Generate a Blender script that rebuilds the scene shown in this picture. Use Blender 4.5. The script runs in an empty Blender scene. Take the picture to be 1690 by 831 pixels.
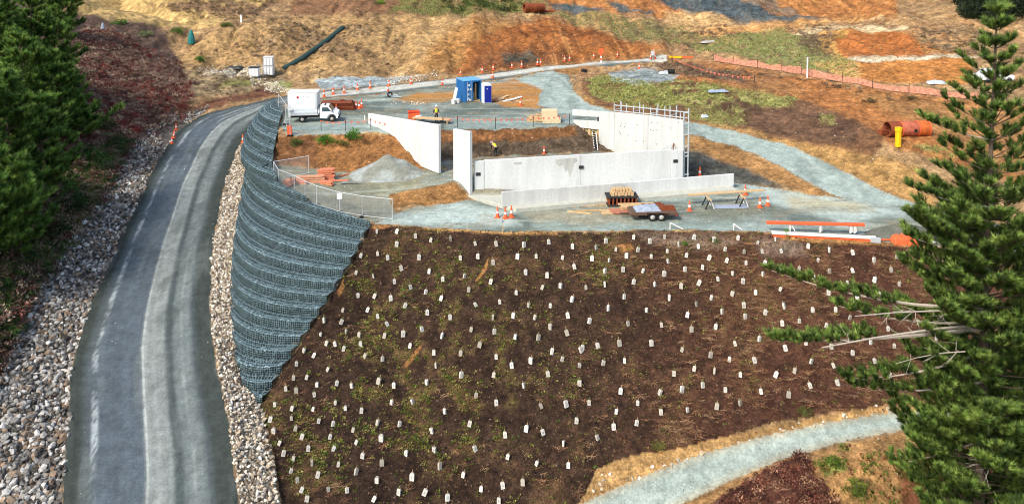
import bpy, bmesh, math, random
import numpy as np
from mathutils import Vector, Matrix, geometry
from mathutils.bvhtree import BVHTree
R = math.radians
random.seed(7); rng = np.random.default_rng(11)
S = bpy.context.scene
COL = S.collection

# ------------------------------------------------------------------ camera, sky, sun, exposure
PITCH = R(4); CAMZ = 23.3; FPX = 1350.0; CX, CY = 845.0, -110 + 1350 * math.tan(R(4))   # CX, CY: optical axis in photo pixels (the lens is shifted down, verticals stay upright)
cam = bpy.data.cameras.new("camera"); co = bpy.data.objects.new("camera", cam); COL.objects.link(co)
co.location = (0, 0, CAMZ); co.rotation_euler = (R(90) - PITCH, 0, 0)
cam.sensor_width = 36; cam.lens = 36 * FPX / 1690; cam.shift_y = (CY - 415.5) / 1690; cam.clip_start = .5; cam.clip_end = 2000
S.camera = co
W = bpy.data.worlds.new("World"); S.world = W; W.use_nodes = True
SUN_EL, SUN_AZ = R(46), R(222)          # azimuth measured clockwise from +Y: the sun stands behind the camera, to the left
sky = W.node_tree.nodes.new("ShaderNodeTexSky"); sky.sky_type = 'NISHITA'; sky.sun_disc = False
sky.sun_elevation = SUN_EL; sky.sun_rotation = SUN_AZ; sky.dust_density = 2.5
bg = W.node_tree.nodes["Background"]; bg.inputs[1].default_value = .15
W.node_tree.links.new(sky.outputs[0], bg.inputs[0])
sun = bpy.data.lights.new("sun", 'SUN'); sun.energy = 2.25; sun.angle = R(14); sun.color = (1, .95, .87)
so = bpy.data.objects.new("sun", sun); COL.objects.link(so)
sd = Vector((math.sin(SUN_AZ) * math.cos(SUN_EL), math.cos(SUN_AZ) * math.cos(SUN_EL), math.sin(SUN_EL)))
so.rotation_euler = (-sd).to_track_quat('-Z', 'Y').to_euler(); so.location = (-30, -30, 60)
S.view_settings.view_transform = 'Standard'; S.view_settings.look = 'None'
S.view_settings.gamma = 1; S.view_settings.use_curve_mapping = False
S.view_settings.exposure = 0.72
S.cycles.filter_width = 1.0; S.cycles.max_bounces = 5; S.cycles.diffuse_bounces = 3; S.cycles.glossy_bounces = 2; S.cycles.transparent_max_bounces = 12

# ------------------------------------------------------------------ surveying: sight lines from the drone, met with known heights
sp_, cp_ = math.sin(PITCH), math.cos(PITCH)
def PD(px, py, d):                       # point at depth d along the sight line
    v = (py - CY) / FPX
    return Vector(((px - CX) * d / FPX, d * (cp_ - v * sp_), CAMZ - d * (sp_ + v * cp_)))
def depth(py, z): return (CAMZ - z) / (sp_ + (py - CY) / FPX * cp_)
def PZ(px, py, z): return PD(px, py, depth(py, z))
def proj(X, Y, Z):
    d = Y * cp_ - (Z - CAMZ) * sp_
    v = -((Z - CAMZ) * cp_ + Y * sp_) / d
    return CX + X / d * FPX, CY + v * FPX
def srgb(r, g, b, k=1.0):
    f = lambda c: (c / 12.92 if c <= .04045 else ((c + .055) / 1.055) ** 2.4)
    return tuple(min(.9, f(c / 255) * k) for c in (r, g, b))

# ------------------------------------------------------------------ numpy noise
def _h(i, j, s):
    n = (i.astype(np.int64) * 374761393 + j.astype(np.int64) * 668265263 + s * 974634777) & 0x7fffffff
    n = ((n ^ (n >> 13)) * 1274126177) & 0x7fffffff
    return ((n ^ (n >> 16)) & 0xffff) / 65535.0
def vnoise(x, y, s=0):
    x = np.asarray(x, float); y = np.asarray(y, float)
    i = np.floor(x); j = np.floor(y); fx = x - i; fy = y - j
    fx = fx * fx * (3 - 2 * fx); fy = fy * fy * (3 - 2 * fy)
    return (_h(i, j, s) * (1 - fx) + _h(i + 1, j, s) * fx) * (1 - fy) + (_h(i, j + 1, s) * (1 - fx) + _h(i + 1, j + 1, s) * fx) * fy
def fbm(x, y, o=4, s=0):
    t = 0; a = .5
    for k in range(o):
        t = t + a * (vnoise(x * 2 ** k + 13.7 * k, y * 2 ** k + 7.1 * k, s + k) - .5); a *= .55
    return t                              # about -.5 .. .5

# ------------------------------------------------------------------ the ground as surveyed break lines (pixel sight line + height)
roadL = [(70,1000,-8),(102,831,-6.2),(112,700,-5.2),(118,600,-4.4),(150,500,-3.3),(195,400,-2),(240,300,-.3),(268,250,.7),(290,220,1.3),(310,202,1.8),(340,187,2.2),(385,175,2.6),(430,167,2.9),(470,158,3.1),(530,151,3.3),(640,140,3.5),(760,127,3.8),(880,111,4.1),(960,102,4.3),(1040,97,4.5),(1085,93,4.7)]
roadR = [(415,1000,-8),(395,831,-6.2),(378,700,-5.2),(357,600,-4.4),(345,500,-3.3),(352,400,-2),(372,300,-.3),(393,245,.7),(408,222,1.3),(428,203,1.9),(443,189,2.3),(456,177,2.7),(475,172,2.9),(530,163,3.1),(640,153,3.3),(760,139,3.6),(850,126,3.9),(930,115,4.1),(1000,107,4.3),(1060,103,4.5)]
riprapL = [(-110,1000,-7.2),(-60,760,-5),(0,620,-3.8),(45,520,-3),(90,430,-1.8),(160,330,-.2),(212,245,1.2),(250,207,1.9),(290,188,2.3),(345,172,2.6)]
wallBase = [(470,900,-7.6),(460,831,-7),(445,740,-6.5),(430,672,-6.1),(405,625,-5.5),(400,600,-5.0),(395,540,-4.3),(395,470,-3.3),(398,420,-2.5),(405,370,-1.6),(413,320,-.8),(420,270,.2),(430,235,.9),(441,210,1.5),(450,192,2.1),(458,180,2.6)]
wallEdge = [(613,371,.2),(585,425,-1.1),(555,475,-2.2),(520,530,-3.4),(480,590,-4.6),(430,668,-6)]
wallTop = [(612,366,.2),(554,349,.2),(511,330,.3),(470,309,.55),(452,284,1.0),(452,255,1.9),(457,228,2.8),(461,205,3),(470,180,3.05)]
crest = [(613,371,.2),(700,376,.05),(830,383,0),(950,383,0),(1100,380,0),(1250,383,0),(1320,393,-.1),(1440,402,-.2),(1520,408,-.3),(1690,430,-.6),(1950,450,-.6)]
slopeToe = [(430,668,-6),(450,740,-6.7),(466,831,-7.4),(475,900,-8)]
vergeTop = [(905,900,-10.6),(965,815,-9.4),(985,772,-8.9),(1040,750,-8.5),(1100,744,-8.4),(1180,724,-8),(1300,692,-7.4),(1420,674,-7),(1520,660,-6.7),(1690,640,-6.5),(1950,620,-6.4)]
pathU = [(850,900,-10.9),(958,831,-9.7),(1050,790,-9.1),(1150,752,-8.5),(1250,722,-8.0),(1350,698,-7.6),(1450,682,-7.3),(1520,677,-7.2),(1700,655,-7)]
pathL = [(1010,900,-10.9),(1125,831,-9.8),(1200,795,-9.2),(1290,757,-8.6),(1380,731,-8.1),(1450,716,-7.9),(1540,702,-7.7),(1700,685,-7.5)]
moundR = [(1180,900,-10.2),(1230,812,-8.9),(1325,760,-8.2),(1450,745,-7.9),(1560,735,-7.8),(1700,720,-7.6)]
lowR = [(1300,1000,-12),(1400,860,-9.6),(1550,830,-9.2),(1750,800,-9)]
leftA = [(-130,560,-1),(-60,500,-.6),(20,430,-.5),(80,360,.3),(130,290,1.3),(190,210,3),(240,172,3.5),(300,150,3.6)]
leftB = [(-200,420,3),(-50,330,3.5),(30,220,5),(110,130,7.2),(170,80,8.2),(235,72,7.3),(285,90,5.5)]
bankTop = [(476,224,3),(540,222,3),(620,217,3),(655,221,2.95),(690,215,3),(735,214,3.05),(800,214,3.05),(900,210,3.05),(945,207,3.0),(975,204,2.95)]
bankToe = [(455,268,1.3),(520,277,.9),(600,285,.8),(690,277,.9),(740,264,1.2),(800,257,1.3),(900,254,1.3),(970,251,1.3),(1010,249,1.35)]
mndTop = [(640,322,.55),(700,309,1.0),(745,301,1.1),(768,303,1.05)]
mndToe = [(645,342,.3),(700,338,.15),(768,330,.1)]
trackU = [(935,128,4.0),(950,155,3.5),(965,170,3.35),(1000,183,3.25),(1060,192,3.1),(1130,201,2.9),(1200,213,2.5),(1300,241,1.9),(1390,281,1.1),(1470,322,.4),(1530,345,.05),(1690,385,-.3),(1950,420,-.4)]
trackD = [(885,172,3.15),(940,186,3.1),(1000,197,3.0),(1060,206,2.9),(1140,222,2.5),(1220,243,1.9),(1290,275,1.2),(1340,305,.5),(1385,326,.1)]
trackToe = [(1075,285,.6),(1140,293,.2),(1200,299,.15),(1280,312,.1),(1372,328,.04)]
bench = [(965,138,4.6),(1000,132,5),(1100,135,5.2),(1200,148,5),(1310,166,4.5),(1400,194,4),(1450,228,3.4),(1540,258,2.5),(1700,305,1.5)]
fenceF = [(1120,92,5.3),(1180,98,5.5),(1240,108,5.7),(1330,124,5.8),(1430,140,5.7),(1500,150,5.6),(1600,162,5.4),(1750,170,5)]
hillToe = [(345,108,4.2),(400,113,4.0),(470,118,3.9),(520,124,3.8),(600,123,3.8),(690,122,3.9),(750,117,4),(800,113,4.2),(880,104,4.4),(960,96,4.6),(1040,91,4.9),(1105,84,5.3)]
hillTop = [(200,20,9.5),(300,35,9),(400,40,9),(490,24,9.8),(600,24,10),(700,22,10),(770,28,9.6),(830,24,9.6),(900,25,9.2),(960,40,8),(1010,58,7),(1060,72,6.1),(1120,81,5.6)]
backA = [(200,-40,14),(500,0,11.5),(600,-5,12),(720,5,11.3),(860,12,10.2)]
cutToe = [(920,18,9.6),(1000,22,9.4),(1100,22,9.4),(1200,30,9),(1300,35,8.8),(1400,38,8.6)]
cutTop = [(950,-60,17),(1150,-60,17),(1300,-60,17),(1450,-40,15)]
terA = [(1420,137,6.0),(1500,139,5.85),(1600,140,6.0)]
terB = [(1400,103,7.0),(1500,99,7.5),(1600,95,7.7)]
terC = [(1375,93,7.05),(1500,89,7.9),(1590,85,8.1)]
terD = [(1355,58,8.5),(1420,50,9.2),(1500,45,9.9),(1580,44,10)]
LINES = [roadL,roadR,riprapL,wallBase,wallEdge,wallTop,crest,slopeToe,vergeTop,pathU,pathL,moundR,lowR,leftA,leftB,bankTop,bankToe,mndTop,mndToe,trackU,trackD,trackToe,bench,fenceF,hillToe,hillTop,backA,cutToe,cutTop,terA,terB,terC,terD]
PTS = [(480,315,.7),(600,320,.5),(640,356,.25),(560,335,.5),(600,190,3),(540,205,3),(700,190,3.05),(850,190,3.1),(840,142,3.9),(700,160,3.25),(640,170,3.1),
       (330,160,3.1),(400,142,3.35),(460,137,3.4),(300,125,3.9),(360,125,3.8),(1128,300,.15),(900,330,.1),(900,300,.2),(1000,300,.3),(850,290,.6),(950,280,.9),(760,285,1.05),(700,290,.95),
       (1170,86,5.7),(1150,70,6.4),(1270,45,8.2),(1340,62,7.4),(1390,108,6.5),(1200,62,7),(1480,25,10.5),(1560,35,10.4),(1690,60,9.5),(1690,20,12),(1495,225,3.5),(1600,200,4.1),(1250,133,5.5),
       (700,700,-7.3),(600,520,-3.9)]
WPTS = [(-75,45,14),(-75,80,15),(-80,120,17),(-60,150,18),(-30,170,19),(20,190,22),(70,190,24),(110,150,22),(110,110,16),(110,70,3),(110,45,-5),(75,30,-12),(30,22,-13),(0,20,-13),(-12,22,-10),
        (-45,22,2),(-75,22,10),(-260,20,40),(-260,320,70),(0,360,60),(260,320,60),(260,20,-10),(0,5,-15),(-26,18,-9),(-34,18,-7)]
tv, te = [], []
def _add(p):
    tv.append(p); return len(tv) - 1
_seen = {}
for L in LINES:
    prev = None
    for (x, y, z) in L:
        k = (x, y)
        if k not in _seen: _seen[k] = _add(PZ(x, y, z))
        i = _seen[k]
        if prev is not None and prev != i: te.append((prev, i))
        prev = i
for (x, y, z) in PTS: _add(PZ(x, y, z))
for w in WPTS: _add(Vector(w))
r2, _, rf, ov, _, _ = geometry.delaunay_2d_cdt([Vector((p.x, p.y)) for p in tv], te, [], 0, 1e-4)
tz = []
for p, o in zip(r2, ov):
    if o: tz.append(sum(tv[i].z for i in o) / len(o))
    else:                                  # a crossing of two break lines: take it from the nearest survey points
        ds = sorted(((q.x - p.x) ** 2 + (q.y - p.y) ** 2, q.z) for q in tv)[:3]
        tz.append(sum(z / (d + .01) for d, z in ds) / sum(1 / (d + .01) for d, z in ds))
TX = np.array([p.x for p in r2]); TY = np.array([p.y for p in r2]); TZ = np.array(tz)

# ------------------------------------------------------------------ ground grid: finer near the viewer
NA, NR = 1260, 860
AZ = np.linspace(-1.0, 1.0, NA); Y0, Y1 = 24.0, 250.0
YR = Y0 * (Y1 / Y0) ** np.linspace(0, 1, NR)
GX = AZ[None, :] * YR[:, None]; GY = np.repeat(YR[:, None], NA, 1); GZ = np.full(GX.shape, -99.0)
for f in rf:
    a, b, c = f
    x0, x1, x2, y0, y1, y2 = TX[a], TX[b], TX[c], TY[a], TY[b], TY[c]
    det = (y1 - y2) * (x0 - x2) + (x2 - x1) * (y0 - y2)
    if abs(det) < 1e-9: continue
    ylo, yhi = min(y0, y1, y2), max(y0, y1, y2)
    i0 = max(0, np.searchsorted(YR, ylo) - 1); i1 = min(NR, np.searchsorted(YR, yhi) + 1)
    if i1 <= i0: continue
    rats = [x / max(y, 1) for x, y in ((x0, y0), (x1, y1), (x2, y2))]
    j0 = max(0, np.searchsorted(AZ, min(rats)) - 1); j1 = min(NA, np.searchsorted(AZ, max(rats)) + 1)
    if j1 <= j0: continue
    X = GX[i0:i1, j0:j1]; Y = GY[i0:i1, j0:j1]
    l0 = ((y1 - y2) * (X - x2) + (x2 - x1) * (Y - y2)) / det
    l1 = ((y2 - y0) * (X - x2) + (x0 - x2) * (Y - y2)) / det
    l2 = 1 - l0 - l1
    m = (l0 > -1e-6) & (l1 > -1e-6) & (l2 > -1e-6)
    sub = GZ[i0:i1, j0:j1]; sub[m] = (l0 * TZ[a] + l1 * TZ[b] + l2 * TZ[c])[m]
GZ[GZ < -98] = 0
def blur(A, n):
    for _ in range(n):
        B = A.copy(); B[1:-1] = (A[:-2] + 2 * A[1:-1] + A[2:]) / 4; A = B
        B = A.copy(); B[:, 1:-1] = (A[:, :-2] + 2 * A[:, 1:-1] + A[:, 2:]) / 4; A = B
    return A
GZ = blur(GZ, 4)
PX, PY = proj(GX, GY, GZ)                 # where the survey photo saw each ground point: used to look up what grows or lies there

def inside(poly, wob=0.0, seed=0, bx=None):
    """soft membership (0..1) of every ground point in a surveyed outline, with a ragged rim"""
    return soft(poly, .8, wob, seed) > .5
def soft(poly, sft=6.0, wob=3.0, seed=0):
    P = np.array([(p[0], p[1]) for p in poly], float); pad = sft + wob + 4
    out = np.zeros(GX.shape)
    m = (PX > P[:, 0].min() - pad) & (PX < P[:, 0].max() + pad) & (PY > P[:, 1].min() - pad) & (PY < P[:, 1].max() + pad)
    x = PX[m]; y = PY[m]
    if wob:
        gx = GX[m]; gy = GY[m]
        x = x + wob * 2 * fbm(gx / 1.7, gy / 1.7, 4, seed + 50); y = y + wob * 1.4 * fbm(gx / 1.7, gy / 1.7, 4, seed + 90)
    ins = np.zeros(x.shape, bool); dist = np.full(x.shape, 1e9)
    n = len(P)
    for i in range(n):
        ax, ay = P[i]; bx_, by = P[(i + 1) % n]
        ex, ey = bx_ - ax, by - ay
        if ay != by:
            c = ((ay > y) != (by > y)) & (x < (bx_ - ax) * (y - ay) / (by - ay) + ax); ins ^= c
        t = np.clip(((x - ax) * ex + (y - ay) * ey) / max(ex * ex + ey * ey, 1e-9), 0, 1)
        dist = np.minimum(dist, np.hypot(x - ax - t * ex, y - ay - t * ey))
    sd_ = np.where(ins, dist, -dist)
    t = np.clip(sd_ / (2 * sft) + .5, 0, 1); out[m] = t * t * (3 - 2 * t)
    return out
# ------------------------------------------------------------------ what the ground is made of, zone by zone
def xy(L): return [(p[0], p[1]) for p in L]
def wdist(L, m):                          # ground distance to a break line, in metres
    P = [PZ(*p) for p in L]; x = GX[m]; y = GY[m]; d = np.full(x.shape, 1e9)
    for a, b in zip(P[:-1], P[1:]):
        ex, ey = b.x - a.x, b.y - a.y
        t = np.clip(((x - a.x) * ex + (y - a.y) * ey) / max(ex * ex + ey * ey, 1e-9), 0, 1)
        d = np.minimum(d, np.hypot(x - a.x - t * ex, y - a.y - t * ey))
    return d
roadP = xy(roadL) + [(1100,91),(1100,100)] + xy(roadR)[::-1]
yardP = [(474,173),(530,165),(640,155),(700,149),(760,140),(850,128),(930,117),(940,126),(948,160),(966,173),(1000,186),(1000,197),(985,203),(945,207)] + xy(bankTop)[::-1][1:] + [(462,206),(468,182)]
padP = [(618,368),(655,352),(690,341),(772,331),(900,345),(1050,335),(1130,300),(1200,299),(1280,312),(1385,327),(1420,330),(1480,325),(1540,345),(1700,385),(1700,425),(1520,403),(1440,398),(1250,381),(1100,378),(950,381),(830,381),(700,374)]
innerP = [(452,270),(520,280),(600,288),(690,279),(770,283),(770,303),(745,301),(700,309),(640,322),(648,345),(655,352),(618,366),(552,349),(505,330),(462,309),(447,286)]
floorP = [(726,268),(800,258),(900,255),(1010,250),(1100,262),(1128,300),(1100,325),(830,330),(772,322)]
trackP = xy(trackU)[:11] + [(1440,335)] + xy(trackD)[::-1] + [(900,140),(915,122)]
slopeP = xy(crest) + [(1950,600)] + xy(vergeTop)[::-1] + [(800,1000),(500,1000)] + xy(slopeToe)[::-1] + xy(wallEdge)[::-1]
pathP = xy(pathU) + xy(pathL)[::-1]
zone = np.zeros(GX.shape, np.int8)
NAMES = ['hillside', 'road', 'site_yard', 'gravel_track', 'planted_slope', 'gravel_path']
slope_m = soft(slopeP, .8, 5, 3) > .5
zone[slope_m] = 4
road_s = soft(roadP, 4, 3, 5)
zone[road_s > .5] = 1
zone[(soft(trackP, .8, 5, 6) > .5)] = 3
for P in (yardP, padP, innerP, floorP): zone[(soft(P, .8, 4, 7) > .5) & (zone != 1) & (zone != 3)] = 2
zone[soft(pathP, .8, 3, 8) > .5] = 5

# colours are the things' own (wet, dry, rusty, grassy); terrace edges, faces and hill streaks also hold painted relief shading
K = .95
def C(r, g, b, k=K): return np.array(srgb(r, g, b, k))
colr = np.zeros(GX.shape + (3,))
def lay(mask, c): 
    global colr
    colr = colr * (1 - mask[..., None]) + np.asarray(c) * mask[..., None]
def paint(poly, c, sft=6, wob=6, seed=0, amt=1.0, tex=None):
    m = soft(poly, sft, wob, seed) * amt
    if tex is not None: m = m * tex
    lay(m, c)
def step(a, lo, hi): t = np.clip((a - lo) / (hi - lo), 0, 1); return t * t * (3 - 2 * t)
n1 = fbm(GX / 9, GY / 9, 4, 1); n2 = fbm(GX / 2.6, GY / 2.6, 4, 2); n3 = fbm(GX / .8, GY / .8, 3, 3); n4 = fbm(GX / .28, GY / .28, 2, 4)
# hills
colr[:] = C(166, 132, 88)
lay(step(n1 + .5 * n2, .0, .25) * .7, C(150, 118, 82)); lay(step(n2 + .4 * n3, .08, .3) * .6, C(184, 154, 104))
paint([(300,110),(460,118),(700,118),(830,60),(720,20),(500,22),(380,45),(300,80)], C(184, 146, 90), 8, 10, 20, .7); paint([(300,110),(460,118),(700,118),(830,60),(720,20),(500,22),(380,45),(300,80)], C(128, 100, 68), 8, 10, 19, .6, step(fbm((GX + GZ) / 5, GZ / 2.2 + GX / 9, 4, 18), .0, .16))
paint([(690,120),(800,112),(860,104),(880,60),(840,30),(780,30),(720,70)], C(180, 126, 62), 12, 10, 21, .8)
paint([(350,85),(420,50),(520,35),(640,45),(560,75),(440,95)], C(150, 122, 88), 14, 16, 22, .7, step(n2, -.15, .15))
paint([(480,22),(760,22),(740,-20),(480,-20)], C(136, 98, 66), 4, 5, 23)
paint([(640,18),(690,-30),(880,-30),(900,6),(860,20),(760,26)], C(92, 98, 52), 5, 8, 24, .9, step(n3 + n2, -.2, .2) * .7 + .3)
paint([(740,118),(760,105),(770,80),(800,55),(850,35),(900,28),(960,42),(1020,62),(1100,80),(1100,88),(1000,96),(900,104),(820,114)], C(160, 98, 44), 8, 7, 25)
paint([(760,112),(790,85),(850,72),(920,80),(930,100),(830,112)], C(128, 80, 44), 10, 8, 26, .85)
paint([(826,86),(880,84),(890,98),(830,104)], C(86, 84, 70), 5, 6, 27, .9)
paint([(830,44),(960,44),(1060,70),(1040,74),(930,58),(840,52)], C(136, 78, 34), 4, 4, 28, .8)
paint([(900,22),(1000,24),(1120,40),(1230,60),(1200,80),(1110,72),(1030,62),(960,40)], C(128, 118, 76), 6, 8, 29, .9)
paint([(900,-50),(1480,-50),(1480,30),(1380,36),(1180,26),(1000,22),(905,16)], C(182, 118, 58), 4, 4, 30)
paint([(1040,-60),(1170,-60),(1225,0),(1275,24),(1300,37),(1160,23),(1130,18),(1080,0)], C(80, 96, 98), 4, 9, 31, .95); paint([(1150,-60),(1230,-60),(1290,6),(1340,30),(1280,24),(1230,2)], C(104, 108, 98), 4, 9, 47, .7); paint([(1060,-60),(1075,-60),(1190,22),(1160,22)], C(56, 70, 74), 3, 6, 48, .6); hs = fbm((GX + .35 * GZ) / .55, GZ / 3.5 + GY / 30, 3, 49); lay(step(hs, .03, .2) * (PY < 150) * (PX > 720) * .45, C(132, 84, 48)); lay(step(-hs, .06, .22) * (PY < 150) * (PX > 900) * .4, C(206, 150, 84))  # dark and light gully streaks put relief shading into the earth colour
paint([(1045,-60),(1170,-60),(1225,0),(1275,24),(1298,36),(1165,22),(1130,17),(1085,0)], C(70, 86, 90), 3, 9, 60, .85, .55 + .45 * step(-hs, -.06, .1))
paint([(905,4),(930,2),(965,12),(1000,21),(925,18)], C(80, 92, 92), 2, 6, 61, .85); paint([(1225,36),(1300,26),(1375,28),(1372,35),(1240,40)], C(84, 94, 92), 2, 4, 62, .85)
for i, P in enumerate(([(925,6),(950,4),(1000,20),(930,18)], [(1000,0),(1020,0),(1050,20),(1020,18)], [(1050,14),(1080,16),(1070,22),(1040,20)], [(1200,30),(1360,24),(1370,34),(1240,38)])):
    paint(P, C(88, 98, 96), 3, 6, 32 + i, .95)
paint([(1100,18),(1180,20),(1240,46),(1160,56),(1100,40)], C(196, 156, 100), 6, 6, 36)
paint([(1110,66),(1200,56),(1290,46),(1350,70),(1420,110),(1400,124),(1330,116),(1250,98),(1160,84)], C(128, 132, 78), 5, 8, 37, .95, step(n3, -.35, .1))
paint([(1300,50),(1360,50),(1370,95),(1340,85)], C(112, 92, 68), 5, 8, 38, .8)
paint([(1350,55),(1490,46),(1600,60),(1610,90),(1500,92),(1380,95)], C(186, 122, 58), 4, 5, 39, .9)
paint([(1500,50),(1600,40),(1680,90),(1600,96),(1520,86)], C(160, 130, 88), 8, 10, 40, .8, step(n2, -.2, .2))
paint([(1350,56),(1400,54),(1395,92),(1360,86)], C(206, 158, 82), 4, 5, 46, .8); paint([(1330,44),(1480,40),(1480,47),(1310,54)], C(206, 178, 130), 2, 3, 41, .8); paint([(1400,91),(1600,88),(1600,97),(1400,100)], C(202, 184, 150), 2, 3, 42, .8)
paint([(1412,101),(1500,98),(1600,96),(1612,138),(1500,138),(1420,134)], C(192, 124, 54), 2, 5, 43, .95); paint([(1372,60),(1490,50),(1500,60),(1530,90),(1390,94)], C(178, 104, 44), 3, 5, 39, .9); paint([(1340,103),(1420,100),(1420,134),(1400,132)], C(206, 160, 92), 3, 4, 45, .8); paint([(1400,97),(1500,93),(1600,89),(1620,94),(1500,99),(1410,102)], C(222, 204, 168), 1.5, 2, 42, .9); paint([(1300,52),(1420,44),(1500,40),(1500,44),(1420,50),(1310,57)], C(224, 196, 146), 1.5, 2, 41, .9); paint([(1150,43),(1300,36),(1460,28),(1460,31),(1300,40),(1150,46)], C(214, 178, 122), 1.2, 2, 52, .8)  # pale bench lines and darker faces, contrast painted up as relief shading
paint([(1150,60),(1420,32),(1430,22),(1150,44)], C(196, 140, 76), 3, 4, 44, .8); paint([(1150,74),(1240,64),(1100,58)], C(180, 140, 92), 4, 5, 45, .6)
# right: orange fill below the mesh fence, the grassed mound and its brown flank
paint([(1105,95),(1180,102),(1330,130),(1500,156),(1700,175),(1700,310),(1540,260),(1440,228),(1350,190),(1250,155),(1120,138)], C(172, 112, 58), 6, 6, 50)
paint([(1180,128),(1260,122),(1330,150),(1260,160)], C(148, 108, 66), 10, 10, 51, .7); paint([(1400,150),(1700,180),(1700,300),(1500,200)], C(160, 122, 72), 10, 10, 52, .6)
paint([(958,134),(1000,124),(1100,130),(1210,148),(1320,164),(1410,196),(1460,228),(1440,262),(1300,238),(1200,210),(1130,199),(1000,181),(966,168)], C(124, 88, 58), 4, 6, 53)
paint([(1110,150),(1240,160),(1340,178),(1420,205),(1410,240),(1280,226),(1180,200),(1110,190)], C(104, 78, 58), 8, 8, 54, .8)
paint([(955,150),(968,170),(1060,192),(1130,200),(1210,213),(1300,242),(1390,281),(1470,324),(1540,345),(1560,300),(1480,265),(1400,250),(1300,232),(1200,207),(1000,180)], C(176, 134, 74), 5, 6, 55, .9)
grassA = [(965,135),(990,122),(1080,136),(1120,132),(1210,146),(1315,162),(1310,176),(1200,168),(1120,172),(1100,182),(1010,170),(975,158)]
grassB = [(1130,165),(1230,178),(1240,200),(1210,208),(1140,196)]; grassC = [(1290,158),(1318,164),(1300,176),(1280,170)]
grassD = [(1350,190),(1375,192),(1380,205),(1355,204)]; grassE = [(1500,236),(1560,244),(1580,262),(1510,246)]
gm = np.clip(soft(grassA, 4, 7, 56) + .7 * soft(grassB, 5, 8, 57) + .8 * soft(grassC, 3, 4, 58) + .6 * soft(grassD, 3, 4, 59) + .8 * soft(grassE, 3, 4, 60), 0, 1)
lay(gm * step(n3 + n2, -.3, .15), C(132, 132, 68)); lay(gm * step(n3 - n2, .05, .3), C(160, 152, 88))
paint([(1005,118),(1060,112),(1120,122),(1110,134),(1050,138),(1010,132)], C(150, 160, 156), 4, 5, 61)
paint([(1080,95),(1150,102),(1220,118),(1230,135),(1140,128),(1080,108)], C(110, 88, 68), 4, 6, 62, .85)
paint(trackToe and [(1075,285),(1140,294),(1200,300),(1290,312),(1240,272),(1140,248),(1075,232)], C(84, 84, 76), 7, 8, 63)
paint([(1140,224),(1220,245),(1290,277),(1340,307),(1380,327),(1360,328),(1280,300),(1220,276),(1140,246)], C(164, 120, 68), 4, 5, 64, .9)
# left: scrub bank, valley floor
paint([(-300,1000),(-60,760),(0,620),(90,430),(212,245),(290,188),(300,110),(260,30),(120,20),(-300,-100)], C(104, 82, 68), 5, 8, 70)
paint([(110,90),(200,60),(290,110),(280,190),(200,230),(130,200)], C(104, 72, 58), 8, 14, 71, .9); paint([(150,100),(240,90),(220,170),(160,200)], C(96, 54, 48), 10, 16, 72, .8, step(n2, -.1, .15))
paint([(-100,620),(10,600),(100,420),(210,250),(180,230),(80,350),(0,470),(-100,500)], C(64, 72, 36), 5, 10, 73, .9, step(n2 + n3, -.25, .15)); paint([(0,540),(30,540),(20,610),(-40,680)], C(78, 48, 34), 5, 8, 74)
paint([(80,10),(250,-30),(440,-40),(440,10),(330,45),(230,40),(180,30)], C(198, 164, 100), 4, 6, 75)
paint([(250,10),(400,-30),(490,-20),(420,25),(340,30)], C(116, 88, 68), 6, 10, 76, .85, step(n2, -.2, .1))
paint([(300,112),(440,104),(470,120),(460,145),(330,160),(290,150)], C(156, 134, 96), 6, 8, 77); paint([(335,112),(420,110),(425,126),(350,124)], C(204, 192, 166), 3, 6, 78, .9); paint([(415,130),(470,134),(490,150),(450,148)], C(206, 196, 150), 3, 5, 79, .9)
paint([(370,134),(420,136),(410,144),(360,144)], C(124, 124, 60), 3, 6, 80, .8); paint([(455,134),(485,135),(482,142),(458,142)], C(118, 122, 56), 2, 5, 81, .8)
paint([(270,195),(300,180),(360,162),(440,146),(462,158),(385,168),(330,184),(290,204)], C(112, 74, 52), 3, 5, 82)
paint([(520,130),(560,125),(690,126),(645,140),(530,149)], C(164, 176, 174), 2, 3, 83); 
paint([(268,205),(300,192),(308,204),(286,224),(262,246)], C(86, 108, 112), 2, 4, 84)
# cut banks of the excavation
paint([(448,226),(540,222),(655,221),(690,215),(700,278),(600,286),(455,270)], C(150, 102, 54), 2, 3, 90)
paint([(448,232),(520,226),(530,276),(455,268)], C(118, 78, 46), 6, 8, 91, .8); paint([(560,236),(680,232),(690,276),(600,280)], C(160, 112, 60), 6, 8, 92, .7, step(fbm(GX / .5, GY / 2, 3, 9), -.1, .2))
paint([(720,214),(800,213),(950,207),(990,204),(1010,250),(800,258),(724,268)], C(96, 80, 62), 2, 2, 93); paint([(720,215),(800,214),(950,208),(955,222),(860,230),(720,236)], C(142, 94, 50), 3, 6, 94, .9)
paint([(640,320),(700,308),(768,302),(772,330),(700,338),(645,342)], C(156, 112, 62), 2, 5, 95)
# rock drain beds
paint(xy(riprapL)[1:] + xy(roadL)[::-1][11:], C(112, 104, 94), 3, 4, 96); paint(xy(roadR)[1:12] + xy(wallBase)[::-1], C(150, 134, 112), 2, 2, 97)
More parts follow.
